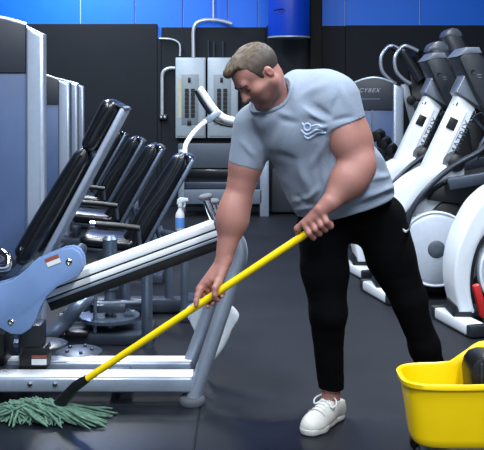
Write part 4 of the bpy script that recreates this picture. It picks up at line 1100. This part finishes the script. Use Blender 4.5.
# neck opening
NT = hd_(-0.025, 0, -0.015); sf.sub(cone(NT+(NT-NB)*0.5, NB, .076, .080), .010)
V, Fq = sf.mesh()
px = 242+V[:, 0]*F_PX/V[:, 1]; py = YH+(CAM_H-V[:, 2])*F_PX/V[:, 1]
me_n = bpy.data.meshes.new('tmp'); me_n.from_pydata(V.tolist(), [], Fq.tolist()); me_n.update()
N = np.empty(len(V)*3); me_n.vertex_normals.foreach_get('vector', N); N = N.reshape(-1, 3); bpy.data.meshes.remove(me_n)
front = np.clip(-N[:, 1]*1.5, 0, 1)
folds = [(263, 163, 288, 186, 4, 9), (266, 152, 296, 160, 3.5, -8), (268, 172, 290, 200, 4, -8), (291, 205, 320, 188, 3, 9), (294, 196, 316, 205, 3, -8), (292, 213, 312, 206, 2.5, 7),
         (360, 199, 400, 184, 3.2, 10), (352, 208, 392, 196, 3, -9), (368, 178, 396, 172, 3, 8), (366, 160, 390, 176, 3.5, -8), (372, 150, 388, 165, 3, 7),
         (298, 158, 310, 198, 5, 8), (318, 150, 322, 192, 4, -6), (284, 118, 268, 158, 5, 7), (328, 136, 314, 168, 4, 8), (332, 140, 326, 178, 3, -7),
         (300, 110, 326, 128, 4, 6), (312, 104, 332, 118, 3, -6), (240, 140, 256, 158, 3, 5), (250, 120, 262, 150, 3.5, -6), (338, 84, 352, 112, 4, 5), (330, 122, 356, 116, 2.5, -5),
         (327, 123, 302, 107, 2.5, 8), (327, 124, 308, 118, 2.2, -8), (328, 126, 310, 128, 2.2, 7), (328, 130, 312, 140, 2.5, -7), (330, 120, 338, 92, 3, -5),
         (276, 112, 292, 116, 3, 5), (280, 120, 300, 122, 3, -5), (300, 100, 330, 80, 4, 5), (378, 196, 402, 192, 2.5, -8)]
disp = np.zeros(len(V))
wob = np.array([noise.noise(Vector((v[0]*9, v[1]*9, v[2]*9))) for v in V])
for (x0, y0, x1, y1, wdt, A) in folds:
    dx, dy = x1-x0, y1-y0; L2 = dx*dx+dy*dy
    t_ = np.clip(((px-x0)*dx+(py-y0)*dy)/L2, 0, 1)
    dd = np.hypot(px-x0-t_*dx+wob*2.5, py-y0-t_*dy+wob*2.5)
    disp += A*0.0017*np.exp(-(dd/wdt)**2)*np.sin(np.pi*np.clip(t_*0.9+0.05, 0, 1))
V = V+N*(disp*front+0.0035*wob)[:, None]
shirt = field_obj('t_shirt', V, Fq, mat('heather_grey', (132, 143, 160), 0.9, 0, 0.10, 220, 0.25, 700), man)
bvh = BVHTree.FromPolygons([Vector(v) for v in V], Fq.tolist())
def onto(bv, x, y, off=0.003):
    o_ = Vector((0, 0, CAM_H)); d = (P(x, y, 1.0)-o_).normalized()
    h = bv.ray_cast(o_, d)
    return h[0]+h[1]*off if h[0] is not None else P(x, y, 3.8)
# collar rib and sleeve hems
nk = (NT-NB).normalized()
cpts = []
cA = NB.copy(); u1 = nk.orthogonal().normalized(); u2 = nk.cross(u1)
for i in range(40):
    a = 2*math.pi*i/40; dr = u1*math.cos(a)+u2*math.sin(a)
    best = None
    for s_ in range(40):
        p = cA+dr*0.092+nk*(0.16-0.008*s_)
        h = bvh.ray_cast(p, -nk, 0.5)
        if h[0] is not None: best = h[0]+nk*0.002; break
    if best is not None: cpts.append(best-dr*-0.004)
if len(cpts) > 8: obj('collar', MB().tube(cpts+[cpts[0]], 0.009, 8), MATS['heather_grey'], shirt)
# chest print: slanted strokes
mb = MB(); PR = mat('print_white', (176, 194, 220), 0.8)
ring = [(307.5+3.2*math.cos(a*0.5236), 127+3.4*math.sin(a*0.5236)) for a in range(13)]
bands = [ring, [(302, 123), (304, 126), (305, 130)], [(301, 130), (306, 134.5), (311, 133), (317, 129.5), (323, 130.5)], [(304, 135.5), (308, 138.5), (313, 136), (318, 132.5), (326, 133)], [(312, 126), (318, 125), (322, 127)]]
for bnd in bands:
    pts = [onto(bvh, x, y, 0.0) for x, y in bnd]
    mb.tube(pts, 0.0050, 6, smooth=3)
obj('chest_print', mb, PR, shirt)

# ---- joggers
tf = Field(np.array((ANR.x-0.35, 3.75, 0.06)), np.array((ANL.x+0.25, 4.5, PEL.z+0.30)), 0.006)
tf.union(cone(P(346, 184, 4.07), P(354, 208, 4.09), .205, .178, fr_, .76), .05)
tf.union(cone(HIPR, P(325, 270, 4.05), .118, .106), .03).union(cone(P(325, 270, 4.05), KNR, .106, .083), .03).union(cone(KNR, ANR, .083, .055), .03)
tf.union(cone(HIPL, P(391, 257, 4.10), .124, .113), .03).union(cone(P(391, 257, 4.10), P(409, 300, 4.08), .113, .078), .03).union(cone(P(409, 300, 4.08), P(424, 346, 4.10), .078, .070), .03).union(cone(P(424, 346, 4.10), ANL, .070, .056), .03)
tf.cut(P(350, 188, 4.08), (-0.33, 0, 0.94))
zc = wz(387.5, 4.1); tf.cut(Vector((0, 0, zc)), (0, 0, -1))
V, Fq = tf.mesh()
wob = np.array([noise.noise(Vector((v[0]*12, v[1]*12, v[2]*7))) for v in V]); wob2 = np.array([noise.noise(Vector((v[0]*6+5, v[1]*6, v[2]*30))) for v in V])
me_n = bpy.data.meshes.new('tmp'); me_n.from_pydata(V.tolist(), [], Fq.tolist()); me_n.update()
N = np.empty(len(V)*3); me_n.vertex_normals.foreach_get('vector', N); N = N.reshape(-1, 3); bpy.data.meshes.remove(me_n)
V = V+N*(0.007*wob+0.0015*wob2)[:, None]
jog = field_obj('joggers', V, Fq, mat('black_jersey', (5, 5, 7), 0.95, 0, 0.2, 60, 0.2, 500, spec=0.08), man)
bvj = BVHTree.FromPolygons([Vector(v) for v in V], Fq.tolist())
sw = [(403, 229), (405, 231.5), (408, 230), (411, 226)]
obj('swoosh_mark', MB().tube([onto(bvj, x, y, 0.001) for x, y in sw], [0.003, 0.007, 0.005, 0.0015], 6, smooth=4), DECAL, jog)

# ---- shoes
LEATHER = mat('white_leather', (180, 179, 174), 0.5, 0, 0.05, 30, 0.1, 200)
SOLE = mat('sole_rubber', (190, 188, 182), 0.6, 0, 0.06)
def shoe(heel, toe, sgn, ank):
    heel = Vector((heel[0], heel[1], 0)); toe = Vector((toe[0], toe[1], 0)); d = (toe-heel).normalized(); L = (toe-heel).length
    sd = Vector((-d.y, d.x, 0)); z = Vector((0, 0, 1))
    lo = np.minimum(np.array(heel), np.array(toe))-0.12; hi = np.maximum(np.array(heel), np.array(toe))+0.12; lo[2] = -0.02; hi[2] = 0.22
    def at(s, w=0, h=0): return heel+d*(s*L)+sd*w+z*h
    # sole
    so = Field(lo, hi, 0.004)
    for (s0, s1, r0, r1) in ((0.12, 0.45, .044, .042), (0.45, 0.72, .042, .056), (0.72, 0.86, .056, .050)):
        so.union(cone(at(s0, 0, .02), at(s1, 0, .02), r0, r1), .02)
    so.cut((0, 0, 0.030), (0, 0, 1)).cut((0, 0, 0.001), (0, 0, -1))
    V, Fq = so.mesh(); 
    up = Field(lo, hi, 0.004)
    up.union(cone(at(0.10, 0, .045), at(0.16, 0, .085), .041, .040), .02)
    up.union(cone(at(0.14, 0, .04), at(0.5, 0, .04), .040, .041), .03)
    up.union(cone(at(0.5, 0, .04), at(0.76, 0, .030), .042, .052, z, .85), .03)
    up.union(cone(at(0.76, 0, .030), at(0.87, 0, .026), .051, .044, z, .9), .03)
    up.union(cone(at(0.28, 0, .082), at(0.62, 0, .048), .040, .034), .04)
    up.union(cone(at(0.16, 0, .075), at(0.26, 0, .080), .042, .043), .03)
    up.cut((0, 0, 0.026), (0, 0, -1))
    up.cut(at(0.2, 0, .100), (d*-0.25+z))
    up.sub(cone(at(0.19, 0, .14), at(0.20, 0, .085), .036, .030), .008)
    V2, F2 = up.mesh()
    root = obj_shoe = field_obj('shoe', V2, F2, LEATHER, man)
    field_obj('sole', V, Fq, SOLE, root)
    bv = BVHTree.FromPolygons([Vector(v) for v in V2], F2.tolist())
    def drop(s, w):
        h = bv.ray_cast(at(s, w, 0.2), Vector((0, 0, -1)))
        return (h[0]+Vector((0, 0, 0.002))) if h[0] is not None else at(s, w, 0.06)
    lm = mat('lace_white', (205, 205, 200), 0.8)
    for i in range(5):
        s0 = 0.36+0.075*i
        obj('lace', MB().tube([drop(s0, -.026), drop(s0+.015, -.01), drop(s0+.02, .01), drop(s0+.03, .026)], 0.0038, 8, smooth=3), lm, root)
    obj('toe_seam', MB().tube([drop(0.70, w_) for w_ in (-.044, -.03, -.015, 0, .015, .03, .044)], 0.003, 6, smooth=2), mat('seam_grey', (150, 150, 146), 0.7), root)
    k0 = drop(0.36, 0)
    for s in (-1, 1):
        obj('lace_bow', MB().tube([k0, k0+sd*(0.03*s)+z*0.012, k0+sd*(0.058*s)+d*0.02-z*0.006, k0+sd*(0.045*s)+d*0.04-z*0.022, k0+sd*(0.012*s)+d*0.012], 0.0035, 8, smooth=5), lm, root)
    obj('side_stripe', MB().tube([drop(0.5, 0.034), at(0.42, 0.046, .055), at(0.36, 0.047, .035)], 0.004, 6, smooth=3), mat('stripe_grey', (150, 152, 150), 0.6), root)
    return root
shoe((0.462, 4.165), (0.285, 3.925), 1, ANR)
shoe((0.985, 4.24), (0.875, 3.965), -1, ANL)
